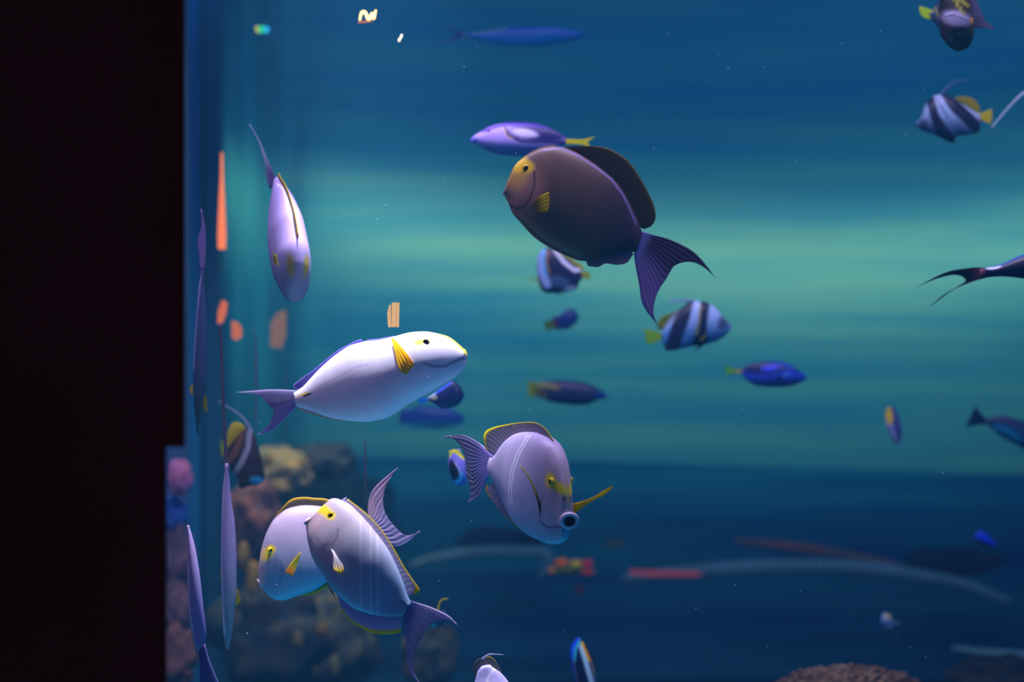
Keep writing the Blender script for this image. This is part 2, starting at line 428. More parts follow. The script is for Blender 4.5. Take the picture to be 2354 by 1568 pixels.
# ceiling of the tank, with openings above the lamps left out of sight
def tube(name, pts, r, mat, kind='structure', parent=None, cols=None, **kw):
    Q = resample([Vector(p) for p in pts], 60); V = []; Fc = []; n = 10
    for i, q in enumerate(Q):
        d = (Q[min(i+1, 59)]-Q[max(i-1, 0)]).normalized(); a = d.cross(Vector((0, 1, .01))).normalized(); b = d.cross(a)
        rr = r*(0.35+0.65*math.sin(math.pi*min(1, max(0, (i+2)/63)))**0.5)
        for j in range(n):
            f = 2*math.pi*j/n; V.append(q+a*(rr*math.cos(f))+b*(rr*math.sin(f)))
    for i in range(59):
        for j in range(n): Fc.append((i*n+j, i*n+(j+1) % n, (i+1)*n+(j+1) % n, (i+1)*n+j))
    Fc.append(tuple(range(n))); Fc.append(tuple(59*n+j for j in range(n)))
    o = mesh_obj(name, V, Fc, mat, [cols]*len(V) if cols else None, parent=parent)
    return tag(o, kind=kind, **kw)
RIM = solid_mat('pale_rim', hx('#6fb0b8'), 0.8, 0.2, 5, 0.3)
RIMO = solid_mat('rusty_rim', hx('#b0684c'), 0.8, 0.2, 5, 0, (1, 1, 1), hx('#5a7f78'))
def rail(name, pxs, Y, r, mat, label, cat='rim'):
    return tube(name, [at(x, y, Y) for x, y in pxs], r, mat, kind=None, label=label, cat=cat)

# ------------------------------------------------------------------ reef
def lump(name, p, Y, rx, ry, c1, c2, label=None, cat=None, seed=0, rough=.35, freq=2.2, depth=None, group=None, mat=None, sub=4, parent=None):
    """a knobbly rock or coral head of radii rx, ry photo pixels, centred on pixel p at distance Y"""
    bm = bmesh.new(); bmesh.ops.create_icosphere(bm, subdivisions=sub, radius=1.0)
    s = Y/F; off = Vector((seed*3.1, seed*1.7, seed*.9)); V = []; C = []
    for v in bm.verts:
        d = v.co.normalized(); k = 1+rough*noise.fractal(d*freq+off, 1.0, 2.0, 4)
        t = .5+.5*noise.noise(d*freq*1.7+off*2); V.append(Vector((d.x*k*rx*s, d.y*k*(depth or min(rx, ry))*s, d.z*k*ry*s))); C.append(mix(c1, c2, sm(.3, .7, t)))
    Fc = [tuple(v.index for v in f.verts) for f in bm.faces]; bm.free()
    M = Matrix.Translation(at(p[0], p[1], Y))
    o = mesh_obj(name, V, Fc, mat or ROCK, C, matrix=M)
    return tag(o, label, cat, group)
def branchy(name, p, Y, h, n, r, c1, c2, label, seed, spread=.6, group=None):
    """finger coral: n tapering fingers rising h pixels from pixel p"""
    rnd = random.Random(seed); s = Y/F; V = []; Fc = []; C = []; m = 8
    for k in range(n):
        a = rnd.uniform(-spread, spread); b = rnd.uniform(-.4, .4); hh = h*rnd.uniform(.6, 1)*s; P = []
        for i in range(9):
            t = i/8; P.append(Vector((math.sin(a)*hh*t + .06*hh*math.sin(5*t+k), math.sin(b)*hh*t, math.cos(a)*hh*t)))
        base = len(V)
        for i, q in enumerate(P):
            rr = r*s*(1-.55*i/8)*(1 if i < 8 else .5)
            for j in range(m):
                f = 2*math.pi*j/m; V.append(q+Vector((rr*math.cos(f), rr*math.sin(f), 0))); C.append(mix(c1, c2, i/8))
        for i in range(8):
            for j in range(m): Fc.append((base+i*m+j, base+i*m+(j+1) % m, base+(i+1)*m+(j+1) % m, base+(i+1)*m+j))
        Fc.append(tuple(base+8*m+j for j in range(m)))
    o = mesh_obj(name, V, Fc, CORAL, C, matrix=Matrix.Translation(at(p[0], p[1], Y)))
    return tag(o, label, 'coral', group)

# the water itself: a thin blue haze that fills the tank
def water():
    m, n, l = new_mat('blue_water'); out = n.new('ShaderNodeOutputMaterial')
    sc_ = n.new('ShaderNodeVolumeScatter'); sc_.inputs['Color'].default_value = (0.10, 0.55, 1.0, 1); sc_.inputs['Density'].default_value = 0.05; sc_.inputs['Anisotropy'].default_value = 0.0
    l.new(sc_.outputs[0], out.inputs['Volume'])
    m.cycles.homogeneous_volume = True
    return m
boxes('water', [(-3.0, 4.6, 1.72, 7.0, 0.1, 3.0)], water())
# ------------------------------------------------------------------ reef pieces, and reflections in the glass built as glowing shapes
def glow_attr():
    m, n, l = new_mat('reflection_glow'); out = n.new('ShaderNodeOutputMaterial'); e = n.new('ShaderNodeEmission'); a = n.new('ShaderNodeAttribute')
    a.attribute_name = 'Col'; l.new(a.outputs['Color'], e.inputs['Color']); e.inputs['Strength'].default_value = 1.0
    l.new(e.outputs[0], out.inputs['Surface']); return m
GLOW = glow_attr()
def glow_tube(name, pxs, Y, r, color, label, cat='lamp', group=None, parent=None):  # glowing tube standing for a lamp reflection in the glass, not a lamp
    return tube(name, [at(x, y, Y) for x, y in pxs], r*Y/F, GLOW, kind=None, label=label, cat=cat, cols=color, group=group, parent=parent)
def glow_panel(name, poly, Y, color, label, depth=0.02, group=None, cat='lamp'):  # glowing panel standing for a reflection in the glass, not a lamp
    V = [at(x, y, Y) for x, y in poly] + [at(x, y, Y)+Vector((0, depth, 0)) for x, y in poly]; n = len(poly)
    Fc = [tuple(range(n)), tuple(range(2*n-1, n-1, -1))] + [(i, (i+1) % n, n+(i+1) % n, n+i) for i in range(n)]
    return tag(mesh_obj(name, V, Fc, GLOW, [color]*len(V), smooth=False), label, cat, group)
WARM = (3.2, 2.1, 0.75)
g = glow_tube('lamp_reflection', [(827, 47), (831, 30), (839, 28), (846, 43), (850, 42), (856, 31), (859, 43), (864, 23)], 2.6, 3.6, WARM, 'warm squiggle of lamp reflection built as a glowing tube, the larger one near the water top')  # room lamps mirrored in the glass, built as glowing tubes
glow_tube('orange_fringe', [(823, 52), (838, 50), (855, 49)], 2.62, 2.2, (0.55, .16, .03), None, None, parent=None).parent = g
glow_tube('lamp_reflection', [(917, 95), (919, 88)], 2.6, 2.6, (3, 2.4, 1.7), 'small warm lamp reflection built as a glowing dash, lower of the two beside the pale patch', group='small lamp reflections')
glow_tube('lamp_reflection', [(921, 88), (924, 79)], 2.6, 2.3, (3, 2.4, 1.7), 'small warm lamp reflection built as a glowing dash, upper of the two beside the pale patch', group='small lamp reflections')
r0 = glow_panel('rainbow_reflection', [(594, 59), (608, 59), (608, 72), (594, 72)], 3.4, (.03, .6, .28), 'small oblong rainbow reflection built as glowing panels, yellow green and cyan, near the water top')  # rainbow reflection, built as three glowing panels
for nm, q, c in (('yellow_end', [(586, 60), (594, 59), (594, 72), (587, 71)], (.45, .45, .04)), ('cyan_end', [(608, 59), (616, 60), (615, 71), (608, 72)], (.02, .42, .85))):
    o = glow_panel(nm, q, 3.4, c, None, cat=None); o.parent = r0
OR = (1.0, 0.24, 0.085)  # orange reflections in the curved glass, built as glowing panels
glow_panel('orange_reflection', [(501, 572), (500, 540), (503, 470), (506.5, 400), (507.6, 350), (508.4, 350), (509.5, 400), (513, 470), (516, 540), (515, 572)], 3.3, OR, 'tall tapering orange reflection built as a glowing bar, above the slanted one', group='orange reflections')
glow_panel('orange_reflection', [(500, 744), (501, 715), (510, 690), (519, 696), (516, 720), (508, 742)], 3.3, (.62, .14, .055), 'short slanted orange reflection built as a glowing bar, under the tall tapering bar', group='orange reflections')
glow_panel('orange_reflection', [(532, 738), (543, 741), (553, 755), (552, 776), (540, 782), (533, 775)], 3.3, (.50, .13, .06), 'small blunt orange reflection built as a glowing patch beside the slanted orange bar', group='orange reflections')
glow_panel('orange_reflection', [(622, 745), (636, 720), (655, 713), (655, 770), (645, 800), (622, 798)], 3.9, (.20, .115, .085), 'broad dusky orange reflection built as a glowing patch above the pale fish tail', group='orange reflections')
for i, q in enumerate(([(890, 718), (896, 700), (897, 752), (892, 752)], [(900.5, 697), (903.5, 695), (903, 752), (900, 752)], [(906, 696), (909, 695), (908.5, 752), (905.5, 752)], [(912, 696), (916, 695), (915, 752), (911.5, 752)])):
    glow_panel('reflection_stripe', q, 2.25, (.72, .42, .19), ('cream reflection built as a glowing stripe over the white fish, the short pointed one', 'cream reflection built as a glowing stripe over the white fish, next to the short pointed one', 'cream reflection built as a glowing stripe over the white fish, third from the pointed one', 'cream reflection built as a glowing stripe over the white fish, farthest from the pointed one')[i], group='cream reflections')  # warm reflections in the glass, built as glowing stripes
glow_panel('red_reflection', [(1448, 1312), (1520, 1314), (1600, 1316), (1618, 1321), (1590, 1325), (1500, 1324), (1450, 1320)], 4.75, (.16, .026, .04), 'thin red light reflection built as a glowing strip across the dark tank floor')  # red light reflection, added as a glowing shape

# reef behind the curved end of the tank
O1, O2, O3 = hx('#6b6a4a'), hx('#3d4a4a'), hx('#5a4648')
def rock(p, Y, rx, ry, c1, c2, label, seed, **k): return lump('reef_rock', p, Y, rx, ry, c1, c2, label, 'rock', seed, group='reef rocks', **k)
rock((640, 1090), 4.68, 78, 60, hx('#8f8558'), hx('#6a7a6c'), 'yellowish upper reef rock behind the diving bannerfish', 1, depth=60)
rock((585, 1190), 4.38, 62, 95, hx('#7a5a5a'), hx('#4a4450'), 'mauve brown reef rock below the diving bannerfish', 2, depth=60)
rock((735, 1060), 4.9, 85, 40, hx('#4a5f66'), hx('#3a4c5c'), 'grey green reef shelf beneath the tail of the white fish', 3, depth=60)
rock((770, 1210), 5.22, 130, 130, hx('#3f6a70'), hx('#2a4a5a'), 'blue green reef rock behind the overlapping fish pair', 4, depth=70)
rock((620, 1450), 4.2, 130, 130, hx('#454c46'), hx('#24404e'), 'dark olive reef rock at the foot of the reef', 5, depth=80)
rock((770, 1480), 4.55, 95, 110, hx('#4c5548'), hx('#22384a'), 'mottled olive reef rock under the fish with the yellow edged anal fin', 6, depth=80)
rock((985, 1500), 4.6, 62, 85, hx('#55583f'), hx('#2a4450'), 'olive reef rock behind the long forked tail', 7, depth=60)
lump('yellow_coral', (583, 1330), 4.02, 16, 40, hx('#b59a3a'), hx('#8a8a4a'), 'slim yellow coral knob beside the faces of the fish pair', 'coral', 8, mat=CORAL, sub=3)
lump('yellow_coral', (560, 1280), 4.2, 14, 34, hx('#8f8038'), hx('#6a6a4a'), 'dull yellow coral knob just above the brighter one', 'coral', 9, mat=CORAL, sub=3)
lump('ochre_coral', (685, 1470), 3.9, 14, 20, hx('#8f8a40'), hx('#5a6a4a'), 'small ochre coral knob on the dark olive rock', 'coral', 10, mat=CORAL, sub=3)
lump('ochre_coral', (740, 1450), 3.9, 15, 18, hx('#9a7a38'), hx('#5a6a4a'), 'small tan coral knob on the mottled olive rock', 'coral', 11, mat=CORAL, sub=3)
lump('ochre_coral', (770, 1530), 3.9, 12, 26, hx('#7f8a48'), hx('#5a6a4a'), 'small greenish coral knob low on the mottled olive rock', 'coral', 12, mat=CORAL, sub=3)
# what shows beside the blue seam, past the end of the dark panel
lump('pink_anemone', (412, 1098), 4.0, 30, 42, hx('#c08ad0'), hx('#c0708f'), 'round pink violet anemone beside the edge of the dark panel', 'anemone', 13, mat=CORAL, rough=.2, depth=30)
lump('blue_sponge', (400, 1180), 4.05, 34, 48, hx('#1f6ad0'), hx('#3f5ab0'), 'blue sponge below the pink anemone', 'sponge', 14, mat=CORAL, rough=.25, depth=30)
rock((405, 1290), 4.0, 40, 75, hx('#7a5f70'), hx('#4a4658'), 'mauve rock below the blue sponge', 15, depth=34)
rock((405, 1400), 3.9, 42, 60, hx('#8a6a7a'), hx('#4f4a4c'), 'pinkish rock in the middle of the narrow gap', 16, depth=34)
rock((408, 1510), 3.8, 46, 70, hx('#8f6a5a'), hx('#5f4648'), 'rusty brown rock at the foot of the narrow gap', 17, depth=34)
GAPM = solid_mat('gap_panel', hx('#3f6aa8'), 0.8, 0.1, 6, 0.3)
boxes('wall_end', [(at(340, 0, 4.3).x, at(427, 0, 4.3).x, 4.28, 4.34, 0.15, 3.6)], GAPM)
# across the tank floor
rail('floor_rim', [(945, 1300), (1000, 1283), (1080, 1270), (1160, 1267), (1250, 1270), (1262, 1290), (1240, 1330)], 5.0, 0.018, RIM, 'pale curved floor rim behind the snout of the frontal fish')
rail('floor_rim', [(1430, 1330), (1600, 1312), (1780, 1302), (1960, 1304), (2100, 1322), (2220, 1345), (2320, 1385)], 4.9, 0.026, RIM, 'long pale curved floor rim running past the red strip')
rail('floor_rim', [(1690, 1243), (1780, 1252), (1900, 1268), (2010, 1288), (2080, 1306)], 5.1, 0.016, RIMO, 'rusty sloping rim meeting the long pale rim')
rail('floor_rim', [(2190, 1490), (2260, 1500), (2354, 1506), (2440, 1510)], 4.2, 0.012, RIM, 'faint low rim beside the brown coral mound')
rock((2190, 1292), 5.2, 110, 28, hx('#33283a'), hx('#1a2236'), 'low dark mound under the small vivid blue fish', 20, depth=60)
rock((1150, 1242), 5.25, 95, 26, hx('#2a2a48'), hx('#1a2a48'), 'low dark mound behind the frontal fish belly', 21, depth=60)
rock((2290, 1560), 4.1, 110, 52, hx('#3f4238'), hx('#22303a'), 'dim brown slab beside the coral mound', 22, depth=60)
m1 = lump('brown_coral_mound', (1955, 1598), 3.0, 165, 62, hx('#7a6c54'), hx('#382a26'), 'rough brown coral mound rising from the bottom edge', 'coral', 23, rough=.20, freq=9, depth=90, mat=CORAL, sub=6)
rk = lump('coral_cluster', (1312, 1313), 4.4, 52, 9, hx('#b8c040'), hx('#5fa860'), 'low cluster of green yellow and red coral on the tank floor', 'coral', 24, mat=CORAL, depth=20, sub=3)
for nm, p, rx, ry, c in (('orange_knob', (1290, 1294), 15, 10, '#ff8a20'), ('yellow_knob', (1324, 1296), 14, 9, '#f0e020'), ('red_knob', (1350, 1296), 13, 10, '#e84050'), ('red_tip', (1350, 1316), 16, 7, '#d85040'), ('amber_tip', (1268, 1311), 8, 7, '#ffb030')):
    o = lump(nm, p, 4.35, rx, ry, hx(c), hx(c), seed=rx, mat=CORAL, sub=3); mw = o.matrix_world.copy(); o.parent = rk; o.matrix_parent_inverse = rk.matrix_world.inverted(); o.matrix_world = mw
lump('yellow_coral', (1415, 1250), 5.0, 24, 7, hx('#8a8a3a'), hx('#4a6a4a'), 'faint yellow coral patch above the green and red cluster', 'coral', 25, mat=CORAL, sub=3)
lump('red_coral', (1332, 1357), 4.6, 9, 10, hx('#7a3040'), hx('#5a2840'), 'tiny dull red coral knob below the cluster', 'coral', 26, mat=CORAL, sub=3)
# vertical reflection streaks by the curved end, built as thin tubes
STREAK = solid_mat('brown_streak', hx('#5a5a66'), 0.4, 0.4, 6, 0.3)
for x, y0, y1, r, lab in ((840, 1010, 1160, 2.6, 'thin brown vertical reflection streak built as a tube, rising from behind the upright forked tail'), (586, 760, 990, 1.6, 'thin vertical reflection streak built as a tube behind the pale fish tail tip'), (592, 770, 1000, 1.2, 'hair thin vertical reflection streak built as a tube next to the one behind the tail tip'), (656, 850, 1010, 1.3, 'hair thin vertical reflection streak built as a tube above the yellowish reef rock')):
    tube('reflection_streak', [at(x, y0, 2.6), at(x, (y0+y1)/2, 2.6), at(x, y1, 2.6)], r*2.6/F, STREAK, kind=None, label=lab, cat='reflection', group='vertical reflection streaks')

# ------------------------------------------------------------------ large surgeonfish
YEL = hx('#f2d800'); OLY = hx('#b8a818'); LAV = hx('#b9b0cf'); LAVP = hx('#cdb8c6'); WH = hx('#e6e4f4'); BLK = (.004, .004, .007); PALE = hx('#dcd8f4')
def ray_fin(a, b, edge, n=14, e0=.86, stripes=.25):
    """membrane from colour a at the root to b, edged in a third colour, with fine rays"""
    def f(p, u, v):
        c = mix(a, b, v); c = mix(c, tuple(x*.45 for x in c), stripes*(.5+.5*math.sin(u*n*6.283)))
        return mix(c, edge, sm(e0-.06, e0+.06, v))
    return f

# brown fish
BR, BR2, BRD = hx('#5c463e'), hx('#40303c'), hx('#3a3048')
def c_brown(p):
    c = mix(BR, BR2, sm(1330, 1460, p[0])); c = mix(c, hx('#8a625a'), ell(p, (1200, 440), 50, 55, 0, .5))
    c = mix(c, hx('#b8923a'), ell(p, (1190, 405), 22, 32, 35, .6)*.7); c = mix(c, hx('#d8b400'), ell(p, (1196, 378), 17, 20, 30, .5))
    c = mix(c, hx('#d8b400'), ell(p, (1213, 384), 15, 13, 0, .5)*.8)
    c = mix(c, hx('#2a2028'), line(p, [(1228, 395), (1229, 425), (1219, 456), (1205, 473), (1188, 481), (1172, 470)], 2.2)*.8)
    c = mix(c, hx('#8a7ab8'), line(p, [(1250, 345), (1290, 340), (1330, 358), (1372, 386), (1405, 412), (1432, 448), (1452, 490), (1462, 515)], 2.2)*.6)
    c = mix(c, hx('#2a2438'), ell(p, (1447, 553), 12, 4, 30)); return c
f = Fish('surgeonfish', 'big brown surgeonfish with a yellow eye patch and purple forked tail', 'fish', 2.4, (1159, 440), (1468, 557),
    [(1162, 425), (1168, 412), (1179, 389), (1199, 366), (1219, 350), (1246, 338), (1275, 335), (1312, 346), (1352, 369), (1388, 395), (1418, 422), (1441, 456), (1458, 489), (1469, 515), (1476, 534)],
    [(1161, 452), (1168, 464), (1179, 489), (1203, 517), (1232, 547), (1262, 567), (1292, 583), (1325, 597), (1358, 600), (1392, 594), (1425, 579), (1447, 578), (1460, 581)], 46, c_brown, yaw=14, group='surgeonfish', nx=150, ns=150, sec=.7)
f.fin('dorsal_fin', [[(1285, 345), (1320, 356), (1372, 392), (1405, 420), (1434, 462), (1455, 505), (1468, 522)], [(1300, 338), (1345, 342), (1400, 372), (1436, 405), (1466, 452), (1480, 500), (1476, 524)], [(1310, 337), (1368, 336), (1401, 343), (1435, 362), (1458, 388), (1484, 431), (1503, 472), (1507, 500), (1498, 519), (1481, 527)]],
    ray_fin(hx('#3a3538'), hx('#4f4628'), hx('#6a5a18'), 26, .93, .3), th=5, tip=1.6, nu=60, rays=26, amp=.5)
f.fin('anal_fin', [[(1345, 596), (1392, 591), (1425, 577), (1448, 574)], [(1352, 612), (1375, 614), (1392, 606), (1418, 609), (1441, 604), (1456, 584)]], ray_fin(hx('#8a6a90'), hx('#b88aa0'), hx('#b0806a'), 14, .92, .2), th=4, tip=1.2, rays=12)
f.fin('tail_fin', [[(1474, 532), (1467, 558), (1458, 584)], [(1500, 540), (1484, 574), (1462, 612)], [(1545, 553), (1510, 600), (1470, 655)], [(1600, 584), (1530, 625), (1480, 705)], [(1647, 641), (1610, 606), (1577, 591), (1555, 603), (1532, 640), (1512, 672), (1502, 712), (1508, 740), (1524, 761)]],
    lambda p, u, v: mix(mix(hx('#b0a0e0'), mix(hx('#5c4468'), hx('#a880c0'), sm(.3, .75, u)), sm(.12, .3, v)), hx('#4a3050'), .15*(.5+.5*math.sin(u*60))), th=9, tip=1.2, nu=64, nv=22, rays=14, amp=.5)
f.pect([[(1222, 470), (1231, 487)], [(1240, 452), (1246, 489)], [(1262, 441), (1263, 464), (1261, 486)]], lambda p, u, v: mix(hx('#7a6a10'), hx('#f0d400'), sm(.2, .8, v)*(1-.6*u)), flare=22, sides=(1, -1), rays=5)
f.eye((1210, 387), 9, hx('#b89410'), pr=.66)
f.lips(f.loc((1160, 441)), Vector((1, 0, 0)), 7, 6, hx('#6a5060'), hx('#20141c'))

# white fish
def c_white(p):
    c = WH
    c = mix(c, YEL, line(p, [(1008, 764), (1033, 772), (1052, 787), (1066, 801), (1074, 812)], 6)*.95)
    c = mix(c, YEL, ell(p, (965, 786), 14, 8, -8)*.9); c = mix(c, hx('#ffe860'), ell(p, (1000, 779), 18, 4, -14)*.5)
    c = mix(c, hx('#2a3a6a'), line(p, [(976, 836), (1000, 843), (1024, 842), (1040, 833), (1060, 825), (1072, 823)], 3.4)*.55)  # jaw line: shade under the gill cover, put into the colour
    c = mix(c, hx('#8f90d0'), line(p, [(700, 905), (745, 882), (790, 860), (820, 842), (845, 839)], 2)*.35)
    c = mix(c, hx('#e8d060'), ell(p, (698, 906), 16, 3, -22)*.9); c = mix(c, hx('#20204a'), ell(p, (706, 908), 12, 2.4, -22)); return c
f = Fish('surgeonfish', 'brightly lit white surgeonfish with a raised yellow pectoral fin', 'fish', 2.2, (1073, 814), (679, 915),
    [(1071, 806), (1065, 801), (1052, 789), (1033, 775), (1008, 767), (971, 762), (934, 766), (905, 774), (873, 781), (840, 785), (811, 792), (786, 806), (762, 824), (737, 846), (714, 870), (695, 890), (681, 899)],
    [(1073, 827), (1068, 843), (1050, 864), (1020, 883), (983, 905), (946, 925), (910, 949), (885, 962), (860, 968), (811, 968), (774, 963), (737, 953), (712, 943), (690, 937), (679, 933)], 52, c_white, yaw=-10, roll=2, group='surgeonfish', nx=170, ns=160, sec=1.0)
f.fin('dorsal_fin', [[(905, 779), (870, 786), (835, 791), (808, 797), (780, 813), (750, 838), (722, 868), (700, 892)], [(905, 772), (873, 778), (845, 781), (836, 786), (828, 780), (799, 793), (774, 807), (749, 827), (725, 847), (700, 865), (678, 882), (675, 891), (690, 898)]],
    ray_fin(hx('#8a86d8'), hx('#7a78d0'), hx('#a8a0e8'), 20, .9, .12), th=5, tip=1.4, nu=70)
f.fin('anal_fin', [[(784, 962), (740, 948), (708, 938), (690, 936)], [(786, 969), (740, 959), (705, 948), (684, 941)]], ray_fin(PALE, WH, hx('#e8d870'), 16, .8, .1), th=4, tip=1.4)
f.fin('tail_fin', [[(683, 898), (681, 916), (680, 934)], [(660, 896), (655, 918), (662, 956)], [(620, 895), (640, 921), (645, 972)], [(580, 898), (628, 932), (622, 990)], [(542, 902), (579, 905), (602, 913), (616, 931), (634, 943), (624, 966), (609, 986), (589, 1001)]],
    lambda p, u, v: mix(mix(PALE, hx('#8f88e0'), .6*sm(.45, .6, u)), hx('#5a58b0'), .5*(1-sm(.02, .10, abs(u-.5)))), th=8, tip=1.2, nu=64, nv=20, rays=16, amp=.5)
f.pect([[(953, 838), (934, 862)], [(937, 815), (917, 847)], [(917, 790), (907, 806)], [(902, 776), (900, 779)]], lambda p, u, v: mix(hx('#ffcc00'), hx('#ffee10'), v), flare=6, sides=(1, -1), rays=4)
f.eye((979, 787), 8.5, hx('#2a2030'), ring=YEL, pr=.72)
f.lips(f.loc((1069, 814)), Vector((1, 0, -.15)), 8, 7.5, hx('#f4e890'), hx('#2a1c3a'))
f.fin('pelvic_fin', [[(958, 842), (966, 852)], [(980, 846), (982, 853)], [(997, 856), (996, 857)]], flat(hx('#c8c4ff')), bow=0, th=2)

# the fish in front of the overlapping pair
def c_front(p):
    c = mix(hx('#aea4ae'), hx('#7c9cbc'), sm(1180, 1370, p[1])); c = mix(c, hx('#cfb2b8'), ell(p, (725, 1178), 30, 45, 20, .6)*.7)  # bluer lower flank: cyan light from below put into the colour
    c = mix(c, YEL, max(ell(p, (742, 1171), 26, 12, 32, .45), ell(p, (759, 1184), 12, 11, 0, .4))*.95)
    c = mix(c, hx('#2a3a5a'), line(p, [(777, 1217), (775, 1235), (765, 1250), (750, 1254), (735, 1247), (727, 1236)], 2.6)*.38)
    for x in (829, 852, 868): c = mix(c, WH, (1-sm(1.5, 3.5, abs(p[0]-x)))*.22)
    c = mix(c, hx('#3a4a80'), ell(p, (930, 1388), 13, 3, 45)); return c
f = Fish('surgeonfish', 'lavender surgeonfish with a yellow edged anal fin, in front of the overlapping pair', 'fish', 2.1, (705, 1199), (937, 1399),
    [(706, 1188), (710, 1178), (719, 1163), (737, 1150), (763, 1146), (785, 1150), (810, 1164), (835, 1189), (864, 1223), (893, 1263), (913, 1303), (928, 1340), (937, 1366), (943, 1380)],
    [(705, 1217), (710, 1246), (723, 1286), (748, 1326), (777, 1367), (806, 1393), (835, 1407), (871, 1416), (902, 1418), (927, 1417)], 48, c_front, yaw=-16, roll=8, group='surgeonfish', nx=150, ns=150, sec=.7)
f.fin('dorsal_fin', [[(790, 1158), (835, 1195), (864, 1230), (890, 1268), (908, 1305), (924, 1340), (938, 1372)], [(797, 1150), (840, 1184), (872, 1218), (900, 1260), (922, 1302), (944, 1336), (952, 1364)], [(800, 1147), (842, 1180), (876, 1216), (905, 1260), (928, 1301), (950, 1334), (965, 1357), (958, 1363), (941, 1371)]],
    ray_fin(PALE, hx('#b8b0c8'), hx('#f0d800'), 24, .74, .2), th=5, tip=1.6, nu=64, rays=22, amp=.3)
f.fin('anal_fin', [[(772, 1356), (800, 1386), (835, 1402), (871, 1412), (920, 1412)], [(784, 1394), (815, 1420), (850, 1434), (885, 1437), (922, 1433)], [(780, 1393), (795, 1416), (821, 1438), (850, 1453), (880, 1458), (905, 1457), (922, 1454)]],
    ray_fin(hx('#a8aee0'), hx('#e4e0ff'), hx('#ffe000'), 16, .80, .3), th=5, tip=1.8, nu=56, rays=16, amp=.3)
f.fin('pelvic_fin', [[(752, 1338), (760, 1345)], [(764, 1366), (770, 1372)], [(781, 1387), (782, 1389)]], flat(hx('#b8b060')), th=3)
f.fin('dorsal_spine', [[(782, 1152), (790, 1154)], [(790, 1146), (795, 1148)], [(796, 1142), (797, 1144)]], flat(PALE), th=4)
f.fin('tail_fin', [[(941, 1380), (936, 1399), (929, 1418)], [(960, 1386), (950, 1412), (930, 1440)], [(995, 1398), (968, 1432), (934, 1490)], [(1033, 1417), (985, 1440), (940, 1540)], [(1056, 1444), (1042, 1427), (1013, 1422), (987, 1431), (962, 1453), (951, 1476), (945, 1508), (947, 1534), (968, 1578)]],
    lambda p, u, v: mix(mix(hx('#8a92c8'), hx('#c8bcd8'), sm(.1, .5, v)), hx('#6a70b8'), .3*(.5+.5*math.sin(u*70))), th=9, tip=1.4, nu=72, nv=22, rays=16, amp=.5)
f.pect([[(761, 1262), (768, 1268)], [(767, 1278), (778, 1284)], [(766, 1300), (788, 1300)], [(769, 1312), (785, 1319), (790, 1311)]], lambda p, u, v: mix(hx('#f0e8e8'), YEL, sm(.55, .95, v)), flare=16, sides=(1, -1), rays=3)
f.eye((761, 1184), 9, YEL, ring=hx('#4a4a10'), pr=.5)
f.lips(f.loc((706, 1198)), Vector((1, 0, 0)), 7, 8, PALE, hx('#2a2030'))

# the fish behind it
def c_behind(p):
    c = mix(hx('#aa9ab4'), hx('#7c9cbc'), sm(1190, 1360, p[1])); c = mix(c, YEL, max(ell(p, (612, 1274), 20, 13, -40, .45), ell(p, (623, 1263), 11, 10))*.95)  # flank turns blue downwards, cyan light from below painted in
    c = mix(c, hx('#2a3a5a'), line(p, [(648, 1290), (650, 1318), (642, 1342), (626, 1354)], 2.6)*.28); c = mix(c, hx('#d8a8a0'), ell(p, (600, 1300), 10, 70)*.5); return c
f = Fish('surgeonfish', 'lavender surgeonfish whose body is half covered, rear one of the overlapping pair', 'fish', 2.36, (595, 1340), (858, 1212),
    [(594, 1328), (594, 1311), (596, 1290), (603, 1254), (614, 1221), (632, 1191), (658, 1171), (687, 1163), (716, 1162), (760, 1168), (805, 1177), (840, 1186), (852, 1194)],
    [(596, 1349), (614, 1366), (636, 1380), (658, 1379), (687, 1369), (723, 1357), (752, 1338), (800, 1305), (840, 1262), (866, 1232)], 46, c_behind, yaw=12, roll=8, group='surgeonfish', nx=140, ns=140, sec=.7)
f.fin('dorsal_fin', [[(636, 1195), (658, 1178), (687, 1169), (716, 1168), (760, 1174), (835, 1192)], [(632, 1188), (665, 1151), (694, 1143), (723, 1145), (760, 1150), (845, 1186)]], ray_fin(hx('#5a5a58'), hx('#6a6448'), hx('#f0d000'), 22, .82, .3), th=4, tip=1.6, nu=50, rays=18, amp=.3)
f.fin('anal_fin', [[(690, 1362), (723, 1350), (760, 1328), (800, 1300)], [(694, 1370), (726, 1363), (754, 1348), (800, 1318)]], ray_fin(hx('#6a7058'), hx('#b8a820'), YEL, 12, .7), th=4, tip=1.6)
f.fin('tail_fin', [[(846, 1186), (858, 1212), (870, 1238)], [(846, 1160), (876, 1200), (893, 1252)], [(854, 1132), (880, 1190), (915, 1256)], [(872, 1110), (885, 1180), (938, 1246)], [(915, 1074), (898, 1098), (884, 1127), (881, 1163), (890, 1192), (904, 1217), (926, 1233), (948, 1229), (967, 1219)]],
    lambda p, u, v: mix(mix(hx('#c8a8c0'), hx('#b4a8d4'), sm(.1, .5, u)), hx('#5a5a90'), .45*(.5+.5*math.sin(u*44))*sm(.2, .5, v)), th=9, tip=1.4, nu=64, nv=20, rays=12, amp=.6)
f.pect([[(655, 1316), (673, 1325)], [(668, 1296), (682, 1302)], [(690, 1270), (692, 1272)]], lambda p, u, v: mix(hx('#ffb020'), hx('#fff000'), sm(.1, .6, v)), flare=8, sides=(1, -1), rays=3)
f.eye((623, 1265), 7.5, YEL, pr=.5)
f.lips(f.loc((597, 1341)), Vector((1, 0, 0)), 7, 9, hx('#b8b0c8'), hx('#10141c'))

